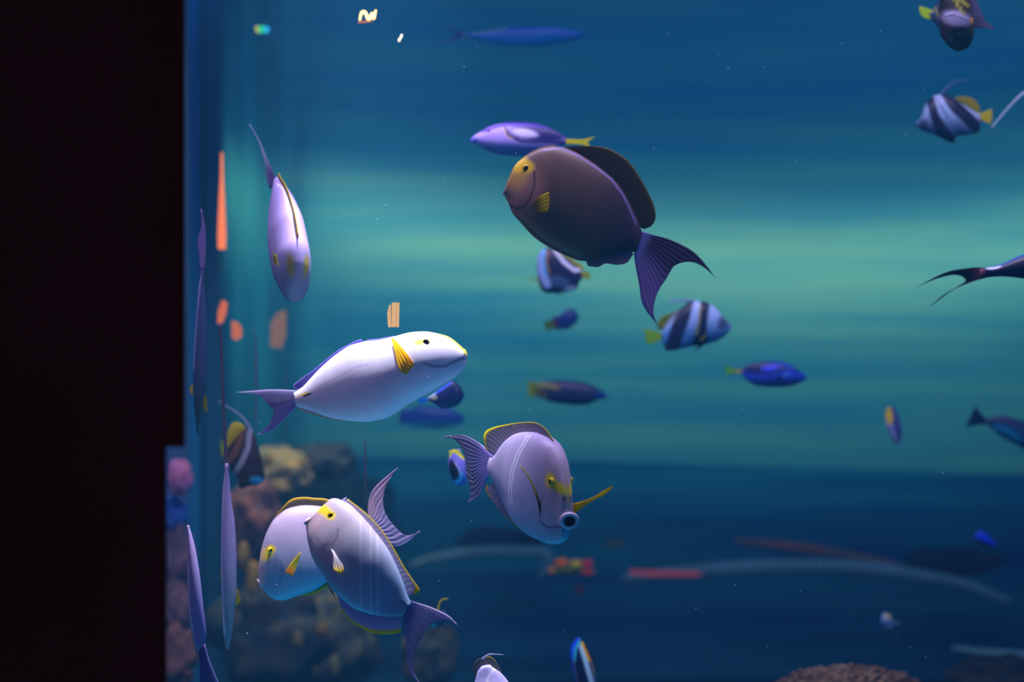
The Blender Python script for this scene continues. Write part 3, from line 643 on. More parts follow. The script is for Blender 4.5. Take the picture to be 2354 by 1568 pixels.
# the fish that faces out of the tank
SURG_T = [(-.012, .05), (-.05, .17), (-.12, .30), (-.26, .46)]
Yf = 2.05
MF = frame((1306, 1197), Yf, (0.53, -0.83, -0.17), (0.10, -0.13, 0.95))
def c_face(p):
    c = mix(hx('#aaa0c4'), hx('#8aa4c0'), sm(1130, 1250, p[1])); c = mix(c, hx('#c0a8a8'), ell(p, (1283, 1120), 38, 75, 0, .7)*.7)  # blue belly tone carries the cyan light from below
    c = mix(c, hx('#a89a30'), ell(p, (1312, 1115), 12, 60, 0, .6)*.8); c = mix(c, YEL, max(ell(p, (1284, 1120), 26, 11, 38, .45), ell(p, (1266, 1105), 12, 18, -10, .4))*.95)
    c = mix(c, hx('#3a3448'), line(p, [(1242, 1200), (1258, 1212), (1280, 1212), (1296, 1210)], 2.5)*.7); c = mix(c, hx('#5a5068'), line(p, [(1242, 1195), (1240, 1170), (1248, 1140)], 1.8)*.5)
    c = mix(c, hx('#6a4a4a'), ell(p, (1298, 1147), 4, 7)*.8)
    for q in ([(1219, 1000), (1196, 1040), (1181, 1080), (1175, 1120), (1177, 1160)], [(1212, 1000), (1188, 1042), (1174, 1082), (1169, 1124), (1171, 1160)]): c = mix(c, WH, line(p, q, 1.3)*.75)  # paired pale lines: seam reflection painted on the skin
    return c
f = Fish('surgeonfish', 'lavender surgeonfish swimming face on with an open round mouth', 'fish', Yf, (1306, 1197), (1128, 1070),
    [(1307, 1180), (1306, 1140), (1300, 1095), (1290, 1050), (1274, 1018), (1258, 1004), (1240, 996), (1219, 993), (1197, 995), (1175, 1006), (1157, 1024), (1145, 1041), (1134, 1052)],
    [(1305, 1212), (1300, 1235), (1284, 1250), (1262, 1249), (1235, 1236), (1207, 1215), (1180, 1178), (1157, 1140), (1138, 1108), (1127, 1092)], 50, c_face, group='surgeonfish', M=MF, nx=150, ns=150, sec=.7, wprof=pchip([(0, .30), (.05, .42), (.14, .66), (.28, .92), (.42, 1.0), (.58, .9), (.76, .58), (.9, .32), (1, .2)]))
f.fin('dorsal_fin', [[(1268, 1018), (1240, 1002), (1219, 998), (1197, 1000), (1175, 1010), (1157, 1028), (1143, 1046)], [(1270, 1012), (1247, 984), (1225, 978), (1194, 979), (1160, 990), (1134, 1008), (1128, 1040)], [(1273, 1014), (1264, 999), (1251, 983), (1229, 971), (1197, 971), (1164, 976), (1136, 982), (1117, 992), (1112, 1010), (1118, 1036)]],
    ray_fin(hx('#b0a8c8'), hx('#8a8488'), hx('#f0e000'), 24, .86, .55), th=4, tip=1.5, nu=72, rays=24, amp=.3)
f.fin('anal_fin', [[(1212, 1219), (1180, 1176), (1158, 1138), (1136, 1106)], [(1206, 1222), (1172, 1190), (1142, 1158), (1124, 1122)], [(1204, 1223), (1168, 1193), (1132, 1152), (1116, 1126), (1120, 1114)]], ray_fin(hx('#a898c8'), hx('#c8a8a8'), hx('#d8b840'), 10, .8, .4), th=4, tip=1.5, nu=40, rays=10, amp=.3)
f.fin('tail_fin', [[(1136, 1050), (1128, 1072), (1126, 1094)], [(1118, 1034), (1106, 1072), (1118, 1100)], [(1098, 1017), (1090, 1072), (1112, 1120)], [(1060, 1000), (1080, 1075), (1100, 1142)], [(1012, 1009), (1034, 1001), (1056, 1013), (1067, 1031), (1071, 1061), (1073, 1092), (1081, 1118), (1082, 1142), (1076, 1157)]],
    lambda p, u, v: mix(mix(hx('#a898d8'), hx('#8f88a8'), sm(.2, .9, v)), hx('#4a4470'), .5*(.5+.5*math.sin(u*80))*sm(.15, .5, v)), th=9, tip=1.6, nu=72, nv=22, rays=14, amp=.7)
def pt3(p, y): v = f.loc(p, y); return v
w0 = f.px
f.sheet('pectoral_fin', [[f.loc((1244, 1160), -46*w0), f.loc((1243, 1184), -46*w0)], [f.loc((1230, 1124), -56*w0), f.loc((1236, 1150), -56*w0)], [f.loc((1213, 1092), -66*w0), f.loc((1220, 1104), -66*w0)], [f.loc((1195, 1070), -72*w0), f.loc((1198, 1072), -72*w0)]], lambda p, u, v: mix(hx('#6a5048'), OLY, sm(.2, .5, v)), th=4, tip=2, rays=3)
f.sheet('pectoral_fin', [[f.loc((1318, 1158), 36*w0), f.loc((1318, 1182), 36*w0)], [f.loc((1340, 1152), 60*w0), f.loc((1340, 1166), 60*w0)], [f.loc((1366, 1142), 80*w0), f.loc((1368, 1148), 80*w0)], [f.loc((1388, 1128), 96*w0), f.loc((1391, 1137), 96*w0)], [f.loc((1408, 1118), 110*w0), f.loc((1409, 1121), 110*w0)]], lambda p, u, v: mix(hx('#ffd400'), hx('#d8cc20'), v), th=4, tip=2, rays=3)
f.eye((1266, 1107), 10, hx('#c8b810'), pr=.55, bulge=.7)
f.lips(f.loc((1305, 1195))+Vector((.004, 0, 0)), Vector((.9, -.35, -.1)), 18, 16, hx('#c8b8d0'), hx('#2a1018'))
f.fin('tail_spine', [[(1126, 1064), (1134, 1062)], [(1126, 1076), (1134, 1074)]], flat(WH), th=14, tip=14)

# the fish that dives towards the glass
MD = frame((680, 692), 2.36, (0.205, -0.42, -0.88), (0.32, -0.84, 0.48))
k = 0.236
MDi = MD.inverted()
def cp(x, z): return proj(MD @ Vector((x*k, 0, z*k)))
TOPN = [(-.01, .04), (-.03, .09), (-.08, .17), (-.18, .26), (-.32, .31), (-.5, .31), (-.68, .26), (-.82, .19), (-.93, .11), (-1, .07)]
BOTN = [(-.01, -.03), (-.06, -.08), (-.2, -.17), (-.35, -.24), (-.5, -.26), (-.65, -.23), (-.8, -.16), (-.92, -.06), (-1, -.03)]
def c_dive(p):
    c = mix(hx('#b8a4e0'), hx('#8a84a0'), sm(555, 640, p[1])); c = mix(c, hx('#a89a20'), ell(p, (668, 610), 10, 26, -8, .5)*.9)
    c = mix(c, WH, line(p, [(638, 424), (650, 432), (660, 460), (668, 500)], 2.2)*.8); return c
f = Fish('surgeonfish', 'slim lavender surgeonfish diving head down under a long tail filament', 'fish', 2.36, cp(0, 0), cp(-1, .02), [cp(*q) for q in TOPN], [cp(*q) for q in BOTN], 42, c_dive, group='surgeonfish', M=MD, wprof=pchip([(0, .34), (.04, .58), (.12, .83), (.3, 1), (.5, .97), (.7, .78), (.88, .45), (1, .2)]), nx=120, ns=120)
f.fin('dorsal_fin', [[cp(x, z-.01) for x, z in TOPN[4:]], [cp(x-.01, z+.035) for x, z in TOPN[4:]]], ray_fin(hx('#a08a40'), hx('#c8a830'), hx('#d8c040'), 18, .8), th=3, tip=2, nu=50)
f.vfin('tail_fin', [[(624, 428), (638, 426)], [(617, 402), (628, 396)], [(608, 368), (614, 364)], [(594, 325), (597, 323)], [(573, 285), (575, 286)]], lambda p, u, v: mix(hx('#7a5aa0'), hx('#b8c0e0'), sm(.2, .6, v)), dd=.16, th=6, tip=1.5, nv=24)
f.vfin('tail_fin', [[(620, 434), (630, 428)], [(610, 400), (614, 398)], [(600, 370), (601, 371)]], flat(hx('#8088b8')), dd=.17, th=5, tip=1.2)
f.eye(cp(-.16, .12), 8, OLY, sides=(1, -1), pr=.5)
f.vfin('pectoral_fin', [[(640, 612), (636, 585)], [(632, 606), (630, 584)], [(628, 600), (627, 566)]], flat(hx('#b8a818')), dd=-.06, th=4)
f.lips(f.loc(cp(-.005, 0)), Vector((1, 0, 0)), 8, 6, hx('#a89aa0'), hx('#20141c'))

# the fish cut by the bottom edge
def c_low(p):
    c = hx('#b8aee0'); c = mix(c, WH, line(p, [(1104, 1533), (1112, 1528), (1124, 1528), (1138, 1537)], 2.4)); c = mix(c, WH, line(p, [(1134, 1540), (1124, 1556), (1117, 1572)], 2.2)*.8); return c
f = Fish('surgeonfish', 'lavender surgeonfish rising into view with only its back above the bottom edge', 'fish', 2.2, (1150, 1770), (1119, 1530),
    [(1215, 1700), (1205, 1640), (1186, 1595), (1168, 1566), (1152, 1547), (1138, 1537), (1128, 1531)], [(1080, 1690), (1082, 1630), (1088, 1585), (1093, 1562), (1100, 1540), (1108, 1532)], 46, c_low, group='surgeonfish', nx=70, ns=40)
f.vfin('dorsal_fin', [[(1094, 1562), (1104, 1535), (1118, 1529), (1138, 1537), (1152, 1548)], [(1091, 1552), (1092, 1522), (1118, 1514), (1142, 1526), (1152, 1546)], [(1090, 1548), (1088, 1530), (1098, 1520), (1116, 1510), (1132, 1512), (1146, 1530), (1153, 1546)]], ray_fin(hx('#8a8a90'), hx('#5a5a48'), hx('#b8a830'), 18, .8), dd=.01, th=4, tip=1.6, nu=40)
f.whip('tail_filament', [(1108, 1516), (1118, 1508), (1130, 1504), (1158, 1505.5)], 3, .8, hx('#b8b4d0'), view=True)

# ------------------------------------------------------------------ fish stretched by the curved end of the tank
def slim(label, Y, nose, tail, top, bot, w, col, **k): return Fish('surgeonfish', label, 'fish', Y, nose, tail, top, bot, w, col, group='slim surgeonfish by the blue seam', nx=60, ns=24, **k)
f = slim('thin dark blue surgeonfish with yellow fins, highest beside the blue seam', 2.5, (454, 997), (465, 622), [(457, 985), (464, 942), (470, 905), (475, 860), (476, 780), (473, 705), (469, 650)], [(451, 975), (445, 915), (444.5, 843), (448, 780), (453, 713), (458, 655), (462, 630)], 10,
    lambda p: mix(mix(hx('#3a4f78'), hx('#2a4a50'), sm(820, 960, p[1])), hx('#b8b4e8'), .8*line(p, [(462, 622), (453, 713), (448, 780), (444, 850)], 2)))
f.fin('tail_fin', [[(462, 628), (469, 628)], [(459, 590), (472, 585)], [(455, 550), (473, 545)], [(464, 520), (469, 505)], [(462, 480), (463, 480)]], flat(hx('#9a88c8')), th=4, tip=1)
f.fin('pectoral_fin', [[(444, 888), (443, 910)], [(440, 886), (440, 905)], [(436.5, 892), (437, 902)]], flat(YEL), th=3)
f.fin('pectoral_fin', [[(468, 905), (466, 935)], [(474, 912), (472, 945)], [(477, 940), (478, 948)]], flat(hx('#b8b010')), th=3)
f = slim('tall slender lavender surgeonfish standing head down below the orange bars', 2.4, (523, 1492), (521, 1065), [(528, 1483), (532, 1469), (539, 1407), (544, 1360), (544, 1298), (540, 1204), (533, 1158), (526, 1085)], [(518, 1483), (514, 1453), (511, 1391), (508, 1298), (509, 1204), (511, 1142), (516, 1085)], 13,
    lambda p: mix(mix(hx('#a08cc0'), hx('#6a7a88'), sm(1200, 1440, p[1])), hx('#d8c8e8'), .7*line(p, [(516, 1070), (512, 1150), (509, 1210), (508, 1300), (511, 1390), (516, 1460)], 2.5)))
f.fin('tail_fin', [[(515, 1085), (526, 1085)], [(514, 1000), (521, 1010)], [(509, 900), (516, 905)], [(506, 800), (512, 805)], [(504, 742), (508, 742)]], flat(hx('#8a7090')), th=4, tip=1.4, nv=24)
f.fin('pectoral_fin', [[(541, 1352), (540, 1392)], [(548, 1360), (547, 1390)], [(550, 1370), (554, 1380)]], flat(hx('#d8b800')), th=4)
f.fin('pectoral_fin', [[(511, 1308), (511, 1340)], [(507, 1310), (508, 1336)], [(505, 1316), (506, 1328)]], flat(hx('#b0a040')), th=3)
f = slim('slim violet surgeonfish with its tail at the bottom edge, lowest beside the blue seam', 2.2, (432, 1208), (465, 1492), [(436, 1212), (441, 1229), (450, 1267), (460, 1329), (467, 1391), (474, 1447), (472, 1478)], [(431, 1225), (431, 1298), (432.5, 1360), (436, 1422), (445, 1469), (456, 1500)], 16,
    lambda p: mix(mix(hx('#a090c0'), hx('#6a64a8'), sm(1280, 1460, p[1])), hx('#c8b8d8'), .6*line(p, [(431, 1300), (433, 1380), (444, 1469), (458, 1520)], 3)))
f.fin('tail_fin', [[(457, 1494), (471, 1480)], [(460, 1530), (482, 1520)], [(461, 1575), (505, 1575)]], lambda p, u, v: mix(hx('#5a54a0'), hx('#a8a0d8'), sm(.75, .95, u)), th=6, tip=2)
f.fin('anal_fin', [[(441, 1445), (450, 1480), (458, 1505)], [(436, 1430), (444, 1478), (457, 1524)]], flat(hx('#b8a8a8')), th=3)

# ------------------------------------------------------------------ bannerfish
BW, BB, BG = hx('#dfe8ff'), hx('#131a3c'), hx('#3a6aa0')
def banner(label, Y, nose, tail, top, bot, w, col, **k): return Fish('bannerfish', label, 'fish', Y, nose, tail, top, bot, w, col, group='bannerfish', nx=64, ns=64, **k)
def c_b13(p):
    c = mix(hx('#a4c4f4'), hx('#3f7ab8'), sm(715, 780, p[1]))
    c = mix(c, BB, ell(p, (1666, 738), 14, 22, 30)*.75); c = mix(c, BB, line(p, [(1622, 690), (1618, 720), (1612, 760), (1608, 800)], 11+7*sm(740, 800, p[1]), .4))
    c = mix(c, BB, line(p, [(1578, 692), (1570, 725), (1556, 765), (1540, 812)], 17, .35)); c = mix(c, hx('#c8c060'), line(p, [(1610, 700), (1608, 730), (1601, 770)], 2)*.6); return c  # yellowish edge: colour fringing of the acrylic painted on the band
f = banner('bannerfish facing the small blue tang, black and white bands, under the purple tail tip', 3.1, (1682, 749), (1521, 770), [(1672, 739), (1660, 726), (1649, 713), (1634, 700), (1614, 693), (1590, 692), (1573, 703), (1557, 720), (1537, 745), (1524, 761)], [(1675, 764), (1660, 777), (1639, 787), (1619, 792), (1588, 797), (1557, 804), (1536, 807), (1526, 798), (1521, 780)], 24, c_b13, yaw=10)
f.fin('dorsal_fin', [[(1571, 712), (1552, 728), (1530, 757)], [(1560, 712), (1536, 732), (1520, 757)], [(1556, 716), (1545, 720), (1524, 727), (1511, 745), (1514, 757)]], lambda p, u, v: mix(hx('#c8d0f0'), hx('#8a9a10'), sm(.2, .5, v)), th=3, tip=1)
f.fin('tail_fin', [[(1524, 764), (1522, 778)], [(1505, 762), (1508, 786)], [(1481, 755), (1484, 776), (1488, 793)]], flat(hx('#a0d828')), th=4, tip=1.2)
f.fin('pelvic_fin', [[(1622, 788), (1606, 795)], [(1610, 800), (1598, 806)], [(1596, 808), (1594, 807)]], flat(BB), th=3)
f.pect([[(1612, 778), (1609, 784)], [(1620, 770), (1616, 780)], [(1626, 764), (1624, 768)]], flat(hx('#a8a838')), flare=6)
f.whip('pennant', [(1600, 696), (1588, 692), (1560, 691), (1536, 697)], 3.6, 1.4, hx('#aab8f0')); f.eye((1664, 741), 3.5, hx('#20243a'))

def c_b11(p):
    c = mix(hx('#9ab4dc'), hx('#4a648a'), sm(250, 300, p[1])); c = mix(c, hx('#1c2440'), ell(p, (2122, 285), 12, 11)*.7)
    c = mix(c, hx('#1a1638'), line(p, [(2140, 232), (2148, 265), (2165, 300), (2186, 326)], 10+5*sm(260, 310, p[1]), .35)); c = mix(c, hx('#161a36'), line(p, [(2176, 214), (2196, 245), (2225, 272), (2252, 300)], 14, .3))
    c = mix(c, hx('#2a4a8a'), line(p, [(2155, 228), (2166, 250), (2180, 270)], 3)*.6); return c
f = banner('bannerfish with a curled pennant below the dark fish at the top, yellow tail', 3.0, (2105, 285), (2252, 267), [(2112, 276), (2118, 268), (2123, 252), (2133, 233), (2147, 221), (2167, 216), (2186, 223), (2215, 241), (2239, 256), (2250, 262)], [(2113, 296), (2133, 305), (2155, 313), (2176, 323), (2192, 326), (2200, 313), (2225, 310), (2252, 303), (2258, 290), (2254, 276)], 24, c_b11, yaw=-12)
f.fin('dorsal_fin', [[(2190, 228), (2215, 244), (2250, 264)], [(2200, 224), (2225, 234), (2252, 262)], [(2196, 222), (2225, 223), (2241, 231), (2252, 247), (2252, 259)]], lambda p, u, v: mix(hx('#8a9030'), hx('#b8aa10'), sm(.1, .5, v)), th=3, tip=1)
f.fin('tail_fin', [[(2248, 262), (2249, 272)], [(2262, 258), (2264, 280)], [(2279, 250), (2281, 268), (2277, 286)]], flat(hx('#e8dc10')), th=4, tip=1.2)
f.fin('pelvic_fin', [[(2168, 316), (2188, 322)], [(2180, 326), (2193, 326)], [(2196, 329), (2200, 328)]], flat(hx('#15183a')), th=3)
f.whip('pennant', [(2163, 222), (2168, 214), (2178, 202), (2196, 189), (2221, 183)], 4.5, 1.8, hx('#5a8ab0')); f.eye((2124, 284), 3.5, hx('#20243a'))

def c_b12(p):
    c = mix(hx('#1c2048'), hx('#1a2c50'), sm(620, 670, p[1])); c = mix(c, hx('#aec4ff'), line(p, [(1246, 570), (1243, 595), (1246, 625), (1258, 655)], 9, .5)); c = mix(c, hx('#30c0f0'), line(p, [(1250, 575), (1249, 600), (1254, 630)], 4)*.7)
    c = mix(c, hx('#c08a40'), line(p, [(1260, 576), (1257, 605), (1264, 628)], 2)*.7); c = mix(c, hx('#6a90c0'), ell(p, (1285, 648), 26, 13, 15)*.35)  # cyan and amber lines by the white band: acrylic fringing painted in
    c = mix(c, BW, line(p, [(1276, 576), (1298, 604), (1322, 622), (1340, 618)], 4.5, .5)); c = mix(c, hx('#d8e4ff'), ell(p, (1312, 664), 16, 5, -8)); c = mix(c, hx('#a8a010'), ell(p, (1236, 662), 8, 12, -20)*.8); return c
f = banner('bannerfish half hidden under the belly of the big brown surgeonfish', 3.2, (1240, 657), (1336, 630), [(1236, 645), (1234, 618), (1237, 590), (1247, 573), (1262, 569), (1285, 582), (1310, 600), (1330, 617)], [(1246, 668), (1258, 674), (1282, 673), (1307, 671), (1326, 664), (1333, 645)], 20, c_b12)
f.fin('dorsal_fin', [[(1268, 574), (1290, 590), (1312, 606), (1336, 622)], [(1280, 570), (1300, 584), (1322, 600), (1344, 614)]], flat(hx('#c8c010')), th=3, tip=1.4)
f.fin('tail_fin', [[(1332, 623), (1334, 636)], [(1345, 625), (1345, 640)], [(1357, 628), (1356, 643)]], flat(hx('#c0c810')), th=4)
f.fin('pectoral_fin', [[(1242, 640), (1240, 648)], [(1228, 640), (1228, 644)], [(1211, 638), (1211, 640)]], flat(hx('#a8b820')), th=3)
f.fin('pelvic_fin', [[(1270, 671), (1282, 672)], [(1284, 677), (1288, 677)], [(1297, 682), (1298, 681)]], flat(BB), th=3)

def c_b14(p):
    c = mix(hx('#2a1a20'), hx('#4a2a20'), ell(p, (552, 1115), 22, 16)); c = mix(c, hx('#8f98a8'), line(p, [(574, 992), (570, 1030), (556, 1062), (540, 1088)], 6, .8)*.75); c = mix(c, hx('#50b8e0'), ell(p, (590, 1105), 15, 9, 5, .4))  # cyan patch: a white band with its cyan light painted in
    c = mix(c, hx('#7a5030'), line(p, [(556, 1000), (540, 1040), (526, 1060)], 7)*.6); return c
f = banner('dark brown bannerfish with a yellow back patch, diving by the curved tank end', 2.9, (606, 1106), (518, 1040), [(608, 1090), (602, 1058), (592, 1020), (580, 990), (570, 983), (556, 990), (538, 1010), (524, 1028)], [(598, 1113), (575, 1117), (553, 1123), (545, 1098), (532, 1080), (521, 1056)], 16, c_b14)
f.fin('dorsal_fin', [[(566, 988), (545, 1008), (524, 1030)], [(560, 980), (534, 994), (518, 1022)], [(566, 982), (546, 971), (532, 976), (524, 996), (522, 1022)]], lambda p, u, v: mix(hx('#b8a000'), hx('#f0e400'), v), th=4, tip=1.4)
f.fin('tail_fin', [[(522, 1030), (520, 1052)], [(514, 1022), (513, 1050)], [(508, 1008), (507, 1030), (509, 1048)]], flat(hx('#a8c010')), th=4)
f.fin('pelvic_fin', [[(545, 1085), (553, 1108)], [(536, 1078), (540, 1086)], [(528, 1078), (529, 1080)]], flat(hx('#3a2424')), th=3)
f.whip('pennant', [(580, 1004), (574, 984), (560, 963), (540, 946), (520, 934), (501, 920)], 4, 1, hx('#a8b4d0'))

f = banner('tiny yellow and white bannerfish seen edge on in open water', 3.4, (2066, 1021), (2046, 936), [(2071, 1010), (2072, 985), (2067, 962), (2058, 944)], [(2058, 1018), (2046, 1000), (2036, 975), (2036, 950), (2040, 938)], 9, lambda p: mix(mix(hx('#4a4a90'), hx('#e8c820'), ell(p, (2043, 954), 9, 24, -8)), hx('#a8c4f0'), max(line(p, [(2033, 962), (2040, 985), (2050, 1004)], 3), line(p, [(2048, 976), (2058, 1005), (2066, 1020)], 2.2))))
f.whip('pennant', [(2060, 1012), (2064, 1020), (2078, 1026)], 2.2, 1, hx('#b8d0f0'))
f.fin('dorsal_fin', [[(2040, 940), (2050, 976)], [(2046, 936), (2054, 960)]], flat(hx('#f0d020')), th=3)

def c_b16(p):
    c = hx('#0e1a48'); x = (p[0]-1331)-(p[1]-1468)*.20
    c = mix(c, hx('#1f5aff'), line(p, [(1330, 1470), (1318, 1485), (1313, 1515), (1322, 1570)], 5)); c = mix(c, hx('#38d8e8'), line(p, [(1332, 1474), (1323, 1492), (1320, 1520)], 3)*.9)
    c = mix(c, hx('#b8f0ff'), line(p, [(1336, 1486), (1342, 1506), (1352, 1540), (1360, 1570)], 5)); c = mix(c, hx('#f0e000'), line(p, [(1338, 1478), (1345, 1494), (1355, 1518)], 3.2)); c = mix(c, hx('#f06010'), line(p, [(1344, 1486), (1350, 1500), (1358, 1520)], 2.2)*.8)  # rainbow edges: dispersion of the acrylic put into the skin colour
    c = mix(c, hx('#6a8aa0'), line(p, [(1362, 1525), (1370, 1570)], 4)*.7); c = mix(c, hx('#8a9a60'), line(p, [(1319, 1520), (1330, 1575)], 2)*.5); return c
f = banner('bannerfish with rainbow fringing of the acrylic put into its bands, rising from the bottom edge, seen edge on', 2.8, (1331, 1467), (1352, 1680), [(1343, 1482), (1356, 1514), (1367, 1552), (1374, 1600), (1364, 1660)], [(1318, 1474), (1311, 1508), (1320, 1550), (1332, 1600), (1342, 1660)], 12, c_b16)
f.fin('dorsal_fin', [[(1340, 1486), (1352, 1514), (1362, 1552)], [(1344, 1484), (1358, 1514), (1369, 1550)]], flat(hx('#e0b810')), th=3)

f = banner('small bannerfish hidden behind the long forked tail, only its rainbow pennant in view', 2.6, (988, 1436), (1030, 1412), [(990, 1426), (1000, 1412), (1015, 1404), (1026, 1406)], [(992, 1441), (1004, 1444), (1018, 1436), (1028, 1420)], 9, lambda p: mix(hx('#10285a'), hx('#3a9aa8'), ell(p, (996, 1439), 8, 5)))
f.whip('pennant', [(1003, 1412), (1007, 1400), (1011, 1386), (1018, 1378), (1030, 1377)], 3.2, 1.2, hx('#e8d818'))

f = banner('bannerfish beyond the picture edge whose long white pennant slants into view', 2.9, (2395, 300), (2520, 250), [(2405, 270), (2420, 235), (2450, 220), (2490, 230)], [(2410, 310), (2440, 325), (2480, 310), (2510, 270)], 22, lambda p: mix(BW, BB, line(p, [(2420, 230), (2440, 320)], 12)))
f.whip('pennant', [(2425, 225), (2390, 205), (2354, 214), (2320, 246), (2284, 288), (2279, 296)], 4.2, 2, hx('#dff0f8'))

# ------------------------------------------------------------------ tangs and small reef fish
def tang(label, Y, nose, tail, top, bot, w, col, name='blue_tang', **k): return Fish(name, label, 'fish', Y, nose, tail, top, bot, w, col, nx=64, ns=64, **k)
def c_t19(p):
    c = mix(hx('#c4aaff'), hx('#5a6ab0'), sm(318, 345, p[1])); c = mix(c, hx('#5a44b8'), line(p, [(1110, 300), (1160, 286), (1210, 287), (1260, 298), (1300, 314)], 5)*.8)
    c = mix(c, hx('#2a2468'), ell(p, (1240, 308), 70, 17, 6, .3)); c = mix(c, hx('#2a2468'), line(p, [(1160, 294), (1170, 312), (1200, 325), (1260, 327), (1300, 328)], 4)*.9)
    c = mix(c, hx('#d8ccf8'), ell(p, (1206, 306), 30, 9, 8, .3)); c = mix(c, hx('#e8d070'), line(p, [(1158, 294), (1164, 312), (1178, 318)], 1.6)*.8); c = mix(c, hx('#4a5ad8'), ell(p, (1086, 322), 14, 8)*.7)
    c = mix(c, hx('#8a3a70'), ell(p, (1122, 301), 5, 3, -20)*.6); return c
f = tang('violet lit tang with a yellow tail swimming over the big brown surgeonfish', 2.75, (1081, 323), (1300, 325), [(1086, 315), (1100, 306), (1126, 291), (1159, 284), (1203, 285), (1246, 291), (1285, 305), (1296, 315)], [(1086, 328), (1096, 332), (1120, 346), (1153, 356), (1193, 359), (1240, 353), (1285, 338), (1296, 333)], 26, c_t19, yaw=8)
f.fin('tail_fin', [[(1284, 318), (1286, 332)], [(1310, 320), (1312, 331)], [(1338, 321), (1340, 333)], [(1369, 314), (1352, 328), (1360, 340)]], flat(hx('#f0e800')), th=5, tip=1.5)
f.fin('dorsal_fin', [[(1130, 294), (1180, 289), (1240, 296), (1296, 318)], [(1128, 288), (1180, 281), (1244, 287), (1302, 316)]], flat(hx('#6a52d0')), th=3, tip=1)
f.eye((1124, 301), 4.5, hx('#7a5ab0'))
def c_t20(p):
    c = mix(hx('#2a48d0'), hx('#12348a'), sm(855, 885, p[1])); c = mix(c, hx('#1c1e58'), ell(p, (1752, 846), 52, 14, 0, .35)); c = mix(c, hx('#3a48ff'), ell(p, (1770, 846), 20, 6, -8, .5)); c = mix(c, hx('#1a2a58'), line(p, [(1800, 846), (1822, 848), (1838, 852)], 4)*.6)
    c = mix(c, hx('#5aa0d8'), ell(p, (1806, 862), 10, 3, -20)*.6); return c
f = tang('deep blue tang with a small green yellow tail, beside the bannerfish facing it', 3.3, (1854, 870), (1705, 855), [(1848, 860), (1834, 850), (1813, 837), (1782, 831), (1746, 833), (1719, 839), (1709, 847)], [(1850, 874), (1840, 880), (1810, 889), (1779, 890), (1743, 888), (1719, 877), (1709, 864)], 18, c_t20, group='blue tangs in open water')
f.fin('tail_fin', [[(1712, 850), (1711, 860)], [(1690, 849), (1690, 857)], [(1663, 840), (1668, 852), (1666, 863)]], lambda p, u, v: mix(hx('#d8d010'), hx('#78d830'), sm(.3, .8, v)), th=5, tip=1.5); f.eye((1832, 856), 3, hx('#2a3a70'))
f.pect([[(1800, 866), (1796, 872)], [(1788, 864), (1784, 874)]], flat(hx('#2a52c0')), flare=6)
def c_t21(p):
    c = mix(hx('#1c2a58'), hx('#142a52'), sm(890, 925, p[1])); c = mix(c, hx('#1a3aa0'), ell(p, (1385, 912), 22, 10)*.7); c = mix(c, hx('#5f6a10'), 1-sm(1232, 1262, p[0])); c = mix(c, hx('#9a9a20'), max(ell(p, (1270, 889), 18, 6, 12), ell(p, (1250, 885), 14, 6))*.7); c = mix(c, hx('#7a7a20'), ell(p, (1252, 909), 8, 5)*.6); return c
f = tang('dark navy tang with a mottled yellow tail half, in open water', 3.6, (1397, 913), (1226, 896), [(1384, 899), (1358, 884), (1323, 876), (1290, 874), (1256, 877), (1234, 882)], [(1374, 920), (1346, 931), (1307, 930), (1269, 925), (1244, 915), (1232, 910)], 18, c_t21, group='blue tangs in open water')
f.fin('tail_fin', [[(1238, 882), (1236, 910)], [(1225, 878), (1226, 912)], [(1213, 876), (1214, 896), (1216, 914)]], flat(hx('#a8c818')), th=5, tip=2)
f = tang('small dark fish with a green tail below the half hidden bannerfish', 3.7, (1330, 727), (1274, 748), [(1326, 718), (1317, 711), (1302, 713), (1284, 725)], [(1326, 740), (1318, 748), (1306, 756), (1284, 758)], 11, lambda p: mix(mix(hx('#1a3a88'), hx('#5a2a50'), ell(p, (1277, 746), 7, 14)), hx('#9ab0e8'), line(p, [(1284, 722), (1304, 711)], 3)*.7), name='damselfish')
f.fin('tail_fin', [[(1278, 740), (1277, 756)], [(1264, 737), (1264, 758)], [(1253, 737), (1253, 760)]], flat(hx('#6aa030')), th=4)
f.fin('dorsal_fin', [[(1286, 726), (1312, 712)], [(1300, 710), (1336, 711)]], flat(hx('#4a62a8')), th=2)
def c_t23(p):
    c = mix(hx('#15245c'), hx('#102a70'), sm(900, 935, p[1])); c = mix(c, hx('#4a6af8'), line(p, [(990, 911), (1010, 897), (1034, 879)], 4)*.9); c = mix(c, hx('#c8e8ff'), line(p, [(987, 911), (998, 906)], 3.5)); c = mix(c, hx('#d8d890'), ell(p, (999, 915), 7, 3.2, -15)); c = mix(c, hx('#4a4a40'), line(p, [(1048, 888), (1052, 905)], 2.5)*.6); return c
f = tang('navy tang tucked under the chin of the white fish', 2.7, (1067, 908), (986, 918), [(1064, 899), (1054, 884), (1041, 875), (1023, 886), (1002, 901), (990, 911)], [(1061, 922), (1048, 934), (1023, 939), (1002, 930), (990, 923)], 15, c_t23)
f.fin('tail_fin', [[(991, 912), (990, 923)], [(981, 914), (981, 926)], [(966, 913), (962, 922), (964, 928)]], lambda p, u, v: mix(hx('#d8c060'), hx('#20a0f0'), sm(.2, .5, v)), th=4)
f.eye((1050, 900), 4, hx('#3a4a80'))
f = tang('soft blue fish under the navy tang, cyan along its belly', 3.9, (1068, 962), (922, 955), [(1058, 950), (1020, 936), (970, 933), (935, 942)], [(1060, 974), (1040, 981), (1000, 985), (950, 982), (928, 972)], 16, lambda p: mix(hx('#0f4aa0'), hx('#20a0c8'), sm(967, 974, p[1])), name='damselfish')
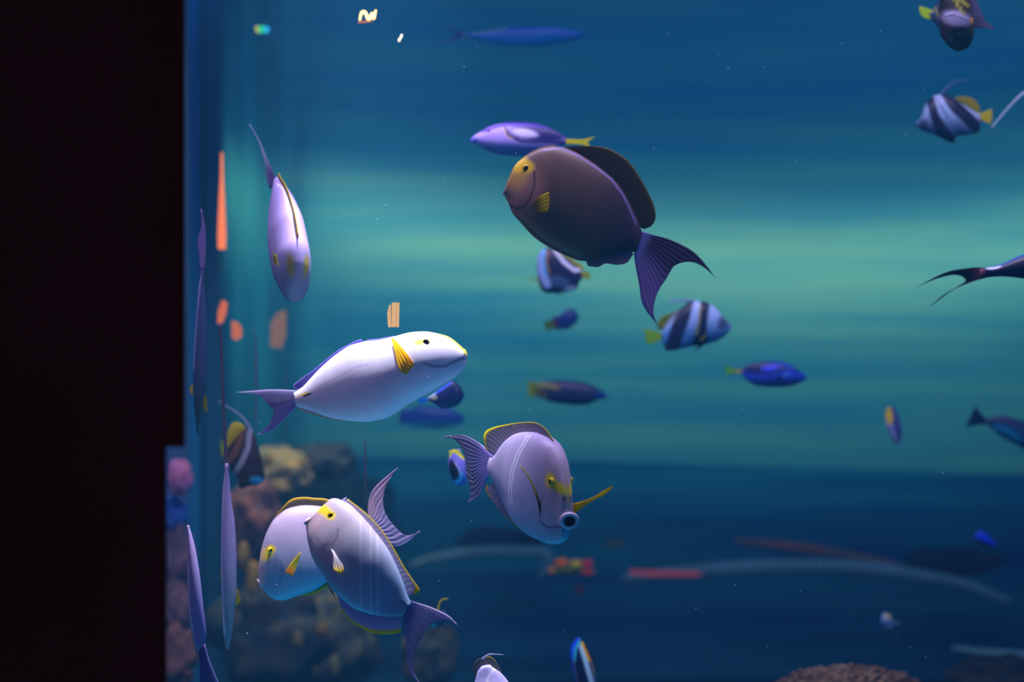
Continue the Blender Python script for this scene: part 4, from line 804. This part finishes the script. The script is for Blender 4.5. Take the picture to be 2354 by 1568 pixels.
f.fin('tail_fin', [[(930, 944), (930, 970)], [(918, 948), (918, 980)]], flat(hx('#3a6ab0')), th=4)
def c_t25(p):
    c = mix(hx('#0c62c0'), hx('#0c86d0'), sm(75, 98, p[1])); c = mix(c, hx('#8ab0c8'), line(p, [(1090, 76), (1130, 71), (1165, 63)], 3)*.8); c = mix(c, hx('#2a78d0'), line(p, [(1240, 66), (1290, 66), (1325, 76)], 5)*.5); return c
f = tang('slender blue fusilier gliding just under the water top', 3.4, (1348, 83), (1072, 80), [(1330, 72), (1297, 64), (1259, 61), (1208, 61), (1170, 63), (1131, 70), (1093, 76)], [(1330, 89), (1297, 98), (1259, 104), (1208, 107), (1157, 103), (1119, 96), (1083, 85)], 20, c_t25, name='fusilier')
f.fin('tail_fin', [[(1080, 76), (1079, 84)], [(1055, 69), (1060, 80), (1052, 92)], [(1030, 61), (1048, 79), (1020, 100)], [(1000, 55), (1030, 68), (1052, 79), (1030, 92), (988, 107)]], lambda p, u, v: mix(hx('#5aa8c0'), hx('#1038a0'), sm(.1, .4, v)*(1-abs(2*u-1)**3)), th=5, tip=1.5, nu=40)
def c_t26(p):
    c = mix(hx('#8a84e8'), hx('#3a6ac8'), sm(1075, 1105, p[1])); c = mix(c, hx('#141430'), ell(p, (1044, 1083), 10, 28, -16, .25)); c = mix(c, hx('#f0f000'), line(p, [(1031, 1048), (1037, 1038), (1046, 1036), (1056, 1043), (1067, 1052)], 5)); c = mix(c, hx('#50b8f0'), line(p, [(1046, 1110), (1056, 1104), (1062, 1088)], 4)*.9); c = mix(c, hx('#c8d8ff'), line(p, [(1046, 1063), (1056, 1080), (1059, 1092)], 1.6)*.7); return c
f = tang('powder blue tang with a yellow crest behind the tail of the face on fish', 2.6, (1058, 1116), (1044, 1035), [(1070, 1112), (1072, 1090), (1070, 1062), (1060, 1043)], [(1047, 1112), (1036, 1096), (1030, 1070), (1033, 1047)], 13, c_t26, name='powder_tang')
f.fin('pelvic_fin', [[(1060, 1104), (1066, 1110)], [(1070, 1108), (1072, 1113)], [(1077, 1109), (1077, 1112)]], flat(hx('#4a90f0')), th=3)
f.fin('dorsal_fin', [[(1034, 1048), (1044, 1039), (1064, 1052)], [(1031, 1046), (1044, 1033), (1069, 1052)]], flat(hx('#f0f010')), th=3)

# fish at the top edge
def c_n(p):
    c = mix(hx('#2a2224'), hx('#3e3420'), sm(2190, 2235, p[0])); c = mix(c, hx('#a898b8'), ell(p, (2198, 42), 34, 17, 10, .4)); c = mix(c, hx('#dcd8f8'), line(p, [(2174, 33), (2190, 30), (2205, 34), (2228, 44)], 1.8)); c = mix(c, BLK, line(p, [(2176, 37), (2192, 33), (2212, 40), (2228, 47)], 1.6)*.9)
    c = mix(c, hx('#221a20'), ell(p, (2206, 74), 13, 13)*.8); c = mix(c, hx('#8a6a70'), line(p, [(2174, 76), (2180, 88), (2188, 93)], 2)*.6); c = mix(c, hx('#f0a010'), ell(p, (2237, 46), 7, 6)); c = mix(c, hx('#a8a820'), max(line(p, [(2190, -10), (2203, 14), (2215, 32)], 3), line(p, [(2208, 0), (2226, 14)], 3))*.8); return c
f = Fish('unicornfish', 'dark blunt headed fish with a pale brow and an orange spot, at the top edge', 'fish', 2.6, (2204, 118), (2180, -80), [(2222, 112), (2232, 100), (2238, 75), (2235, 46), (2232, 10), (2220, -30), (2196, -70)], [(2185, 110), (2174, 98), (2162, 76), (2160, 50), (2160, 15), (2163, -30), (2168, -70)], 36, c_n, nx=70, ns=36)
f.fin('pectoral_fin', [[(2232, 48), (2234, 66)], [(2250, 40), (2250, 64)], [(2266, 48), (2266, 64)], [(2285, 64), (2284, 69)]], lambda p, u, v: mix(hx('#4a3e50'), hx('#7a749a'), v), th=4, tip=1.5)
f.fin('dorsal_fin', [[(2222, -10), (2234, 44)], [(2240, -10), (2246, 40)], [(2246, 0), (2262, 42)]], flat(hx('#6a6488')), th=4)
f.eye((2208, 76), 8, hx('#302628')); f.eye((2237, 47), 5, hx('#ffa810'), pr=.2, sides=(1,))
f = Fish('yellowtail_tang', 'dusky tang with a yellow tail crossing behind the dark blunt headed fish', 'fish', 2.8, (2245, -40), (2138, 38), [(2215, -48), (2180, -30), (2158, 0), (2144, 24)], [(2240, -10), (2215, 36), (2190, 66), (2168, 74), (2148, 52)], 26, lambda p: mix(hx('#232a48'), hx('#8a9030'), line(p, [(2146, 14), (2152, 24), (2158, 38)], 3)*.7))
f.fin('tail_fin', [[(2146, 26), (2142, 44)], [(2132, 20), (2130, 43)], [(2113, 14), (2114, 28), (2120, 38)]], flat(hx('#c8e800')), th=5)

# fish cut by the side edge
def c_k(p):
    c = mix(hx('#141a3a'), hx('#141c34'), 0); c = mix(c, hx('#3a62b8'), line(p, [(2270, 614), (2298, 609), (2324, 597), (2360, 582)], 3.5)*.9); c = mix(c, hx('#d8d8ff'), line(p, [(2272, 617), (2284, 617), (2296, 614)], 2.4)); c = mix(c, hx('#8a4a5a'), ell(p, (2256, 627), 8, 9)*.8); return c
f = Fish('lyretail_fish', 'dark navy fish with a long thin lyre tail entering at mid height', 'fish', 2.5, (2640, 600), (2250, 628), [(2600, 570), (2530, 555), (2440, 562), (2390, 573), (2354, 584), (2322, 598), (2297, 609), (2272, 615)], [(2600, 632), (2540, 652), (2450, 656), (2400, 648), (2354, 641), (2322, 637), (2291, 636), (2272, 638)], 38, c_k, nx=80, ns=36)
f.fin('tail_fin', [[(2262, 615), (2258, 628), (2264, 640)], [(2228, 616), (2238, 632), (2240, 646)], [(2172, 627), (2212, 632), (2222, 642), (2212, 655), (2180, 671)], [(2096, 666), (2135, 647), (2165, 634), (2190, 631), (2210, 634), (2222, 643), (2204, 657), (2180, 672), (2155, 692), (2135, 706)]],
    lambda p, u, v: mix(hx('#6a3c4c'), hx('#14283a'), sm(.15, .5, v)), th=9, tip=2, nu=80, nv=20)
def c_r(p):
    c = mix(hx('#2a3060'), hx('#0a3f68'), sm(960, 985, p[1])); c = mix(c, hx('#0a90b8'), line(p, [(2290, 982), (2318, 992), (2345, 1012)], 8)*.8); c = mix(c, hx('#5a6a90'), line(p, [(2284, 960), (2305, 956), (2330, 962)], 3)*.5); return c
f = Fish('wrasse', 'dim blue fish with a triangular tail, below the lyre tailed one', 'fish', 3.6, (2480, 1050), (2264, 969), [(2450, 1010), (2410, 985), (2354, 968), (2307, 955), (2284, 957), (2270, 963)], [(2460, 1070), (2410, 1066), (2354, 1032), (2307, 1007), (2280, 986), (2268, 976)], 26, c_r)
f.fin('tail_fin', [[(2270, 964), (2268, 976)], [(2254, 950), (2242, 978)], [(2244, 933), (2230, 958), (2219, 982)]], flat(hx('#1c2c58')), th=4)
f = Fish('blue_damselfish', 'small vivid blue fish above the low dark mound', 'fish', 3.8, (2241, 1232), (2290, 1252), [(2246, 1223), (2258, 1222), (2272, 1231), (2284, 1245)], [(2243, 1242), (2254, 1254), (2270, 1262), (2284, 1258)], 9, lambda p: mix(hx('#1840ff'), hx('#10183a'), sm(-2, 5, (p[1]-1240)-(p[0]-2255)*.45)))
f.fin('tail_fin', [[(2286, 1246), (2285, 1257)], [(2297, 1245), (2296, 1256)]], flat(hx('#3a5a90')), th=3)
f = Fish('sergeant_fish', 'tiny pale fish with a yellow brow over the brown coral mound', 'fish', 3.5, (2034, 1410), (2047, 1442), [(2043, 1412), (2050, 1420), (2052, 1434)], [(2028, 1414), (2026, 1428), (2036, 1442)], 8, lambda p: mix(hx('#8ab4d8'), hx('#c8c030'), ell(p, (2042, 1415), 6, 7)))
f.fin('pectoral_fin', [[(2048, 1429), (2048, 1434)], [(2070, 1429), (2070, 1432)]], flat(hx('#a8c0d8')), th=2)
f.fin('pectoral_fin', [[(2030, 1426), (2032, 1438)], [(2020, 1436), (2021, 1440)]], flat(hx('#3a80c8')), th=2)
f.fin('tail_fin', [[(2042, 1440), (2050, 1440)], [(2050, 1455), (2056, 1454)], [(2060, 1478), (2066, 1474)]], flat(hx('#4a6080')), th=3)
# drifting specks in the water
rnd = random.Random(3); V = []; Fc = []
for i in range(60):
    px, py, Y = rnd.uniform(560, 2340), rnd.uniform(60, 1540), rnd.uniform(2.0, 2.4); r = rnd.uniform(.6, 1.3)*Y/F; c = at(px, py, Y); b = len(V)
    V += [c+Vector(d)*r for d in ((2, 0, 0), (-2, 0, 0), (0, 1, 0), (0, -1, 0), (0, 0, 1), (0, 0, -1))]
    Fc += [tuple(b+k for k in t) for t in ((0, 2, 4), (2, 1, 4), (1, 3, 4), (3, 0, 4), (2, 0, 5), (1, 2, 5), (3, 1, 5), (0, 3, 5))]
tag(mesh_obj('drifting_specks', V, Fc, SKIN, [hx('#8a90a8')]*len(V), smooth=False), 'tiny pale specks drifting all through the water', 'specks', kind='stuff')
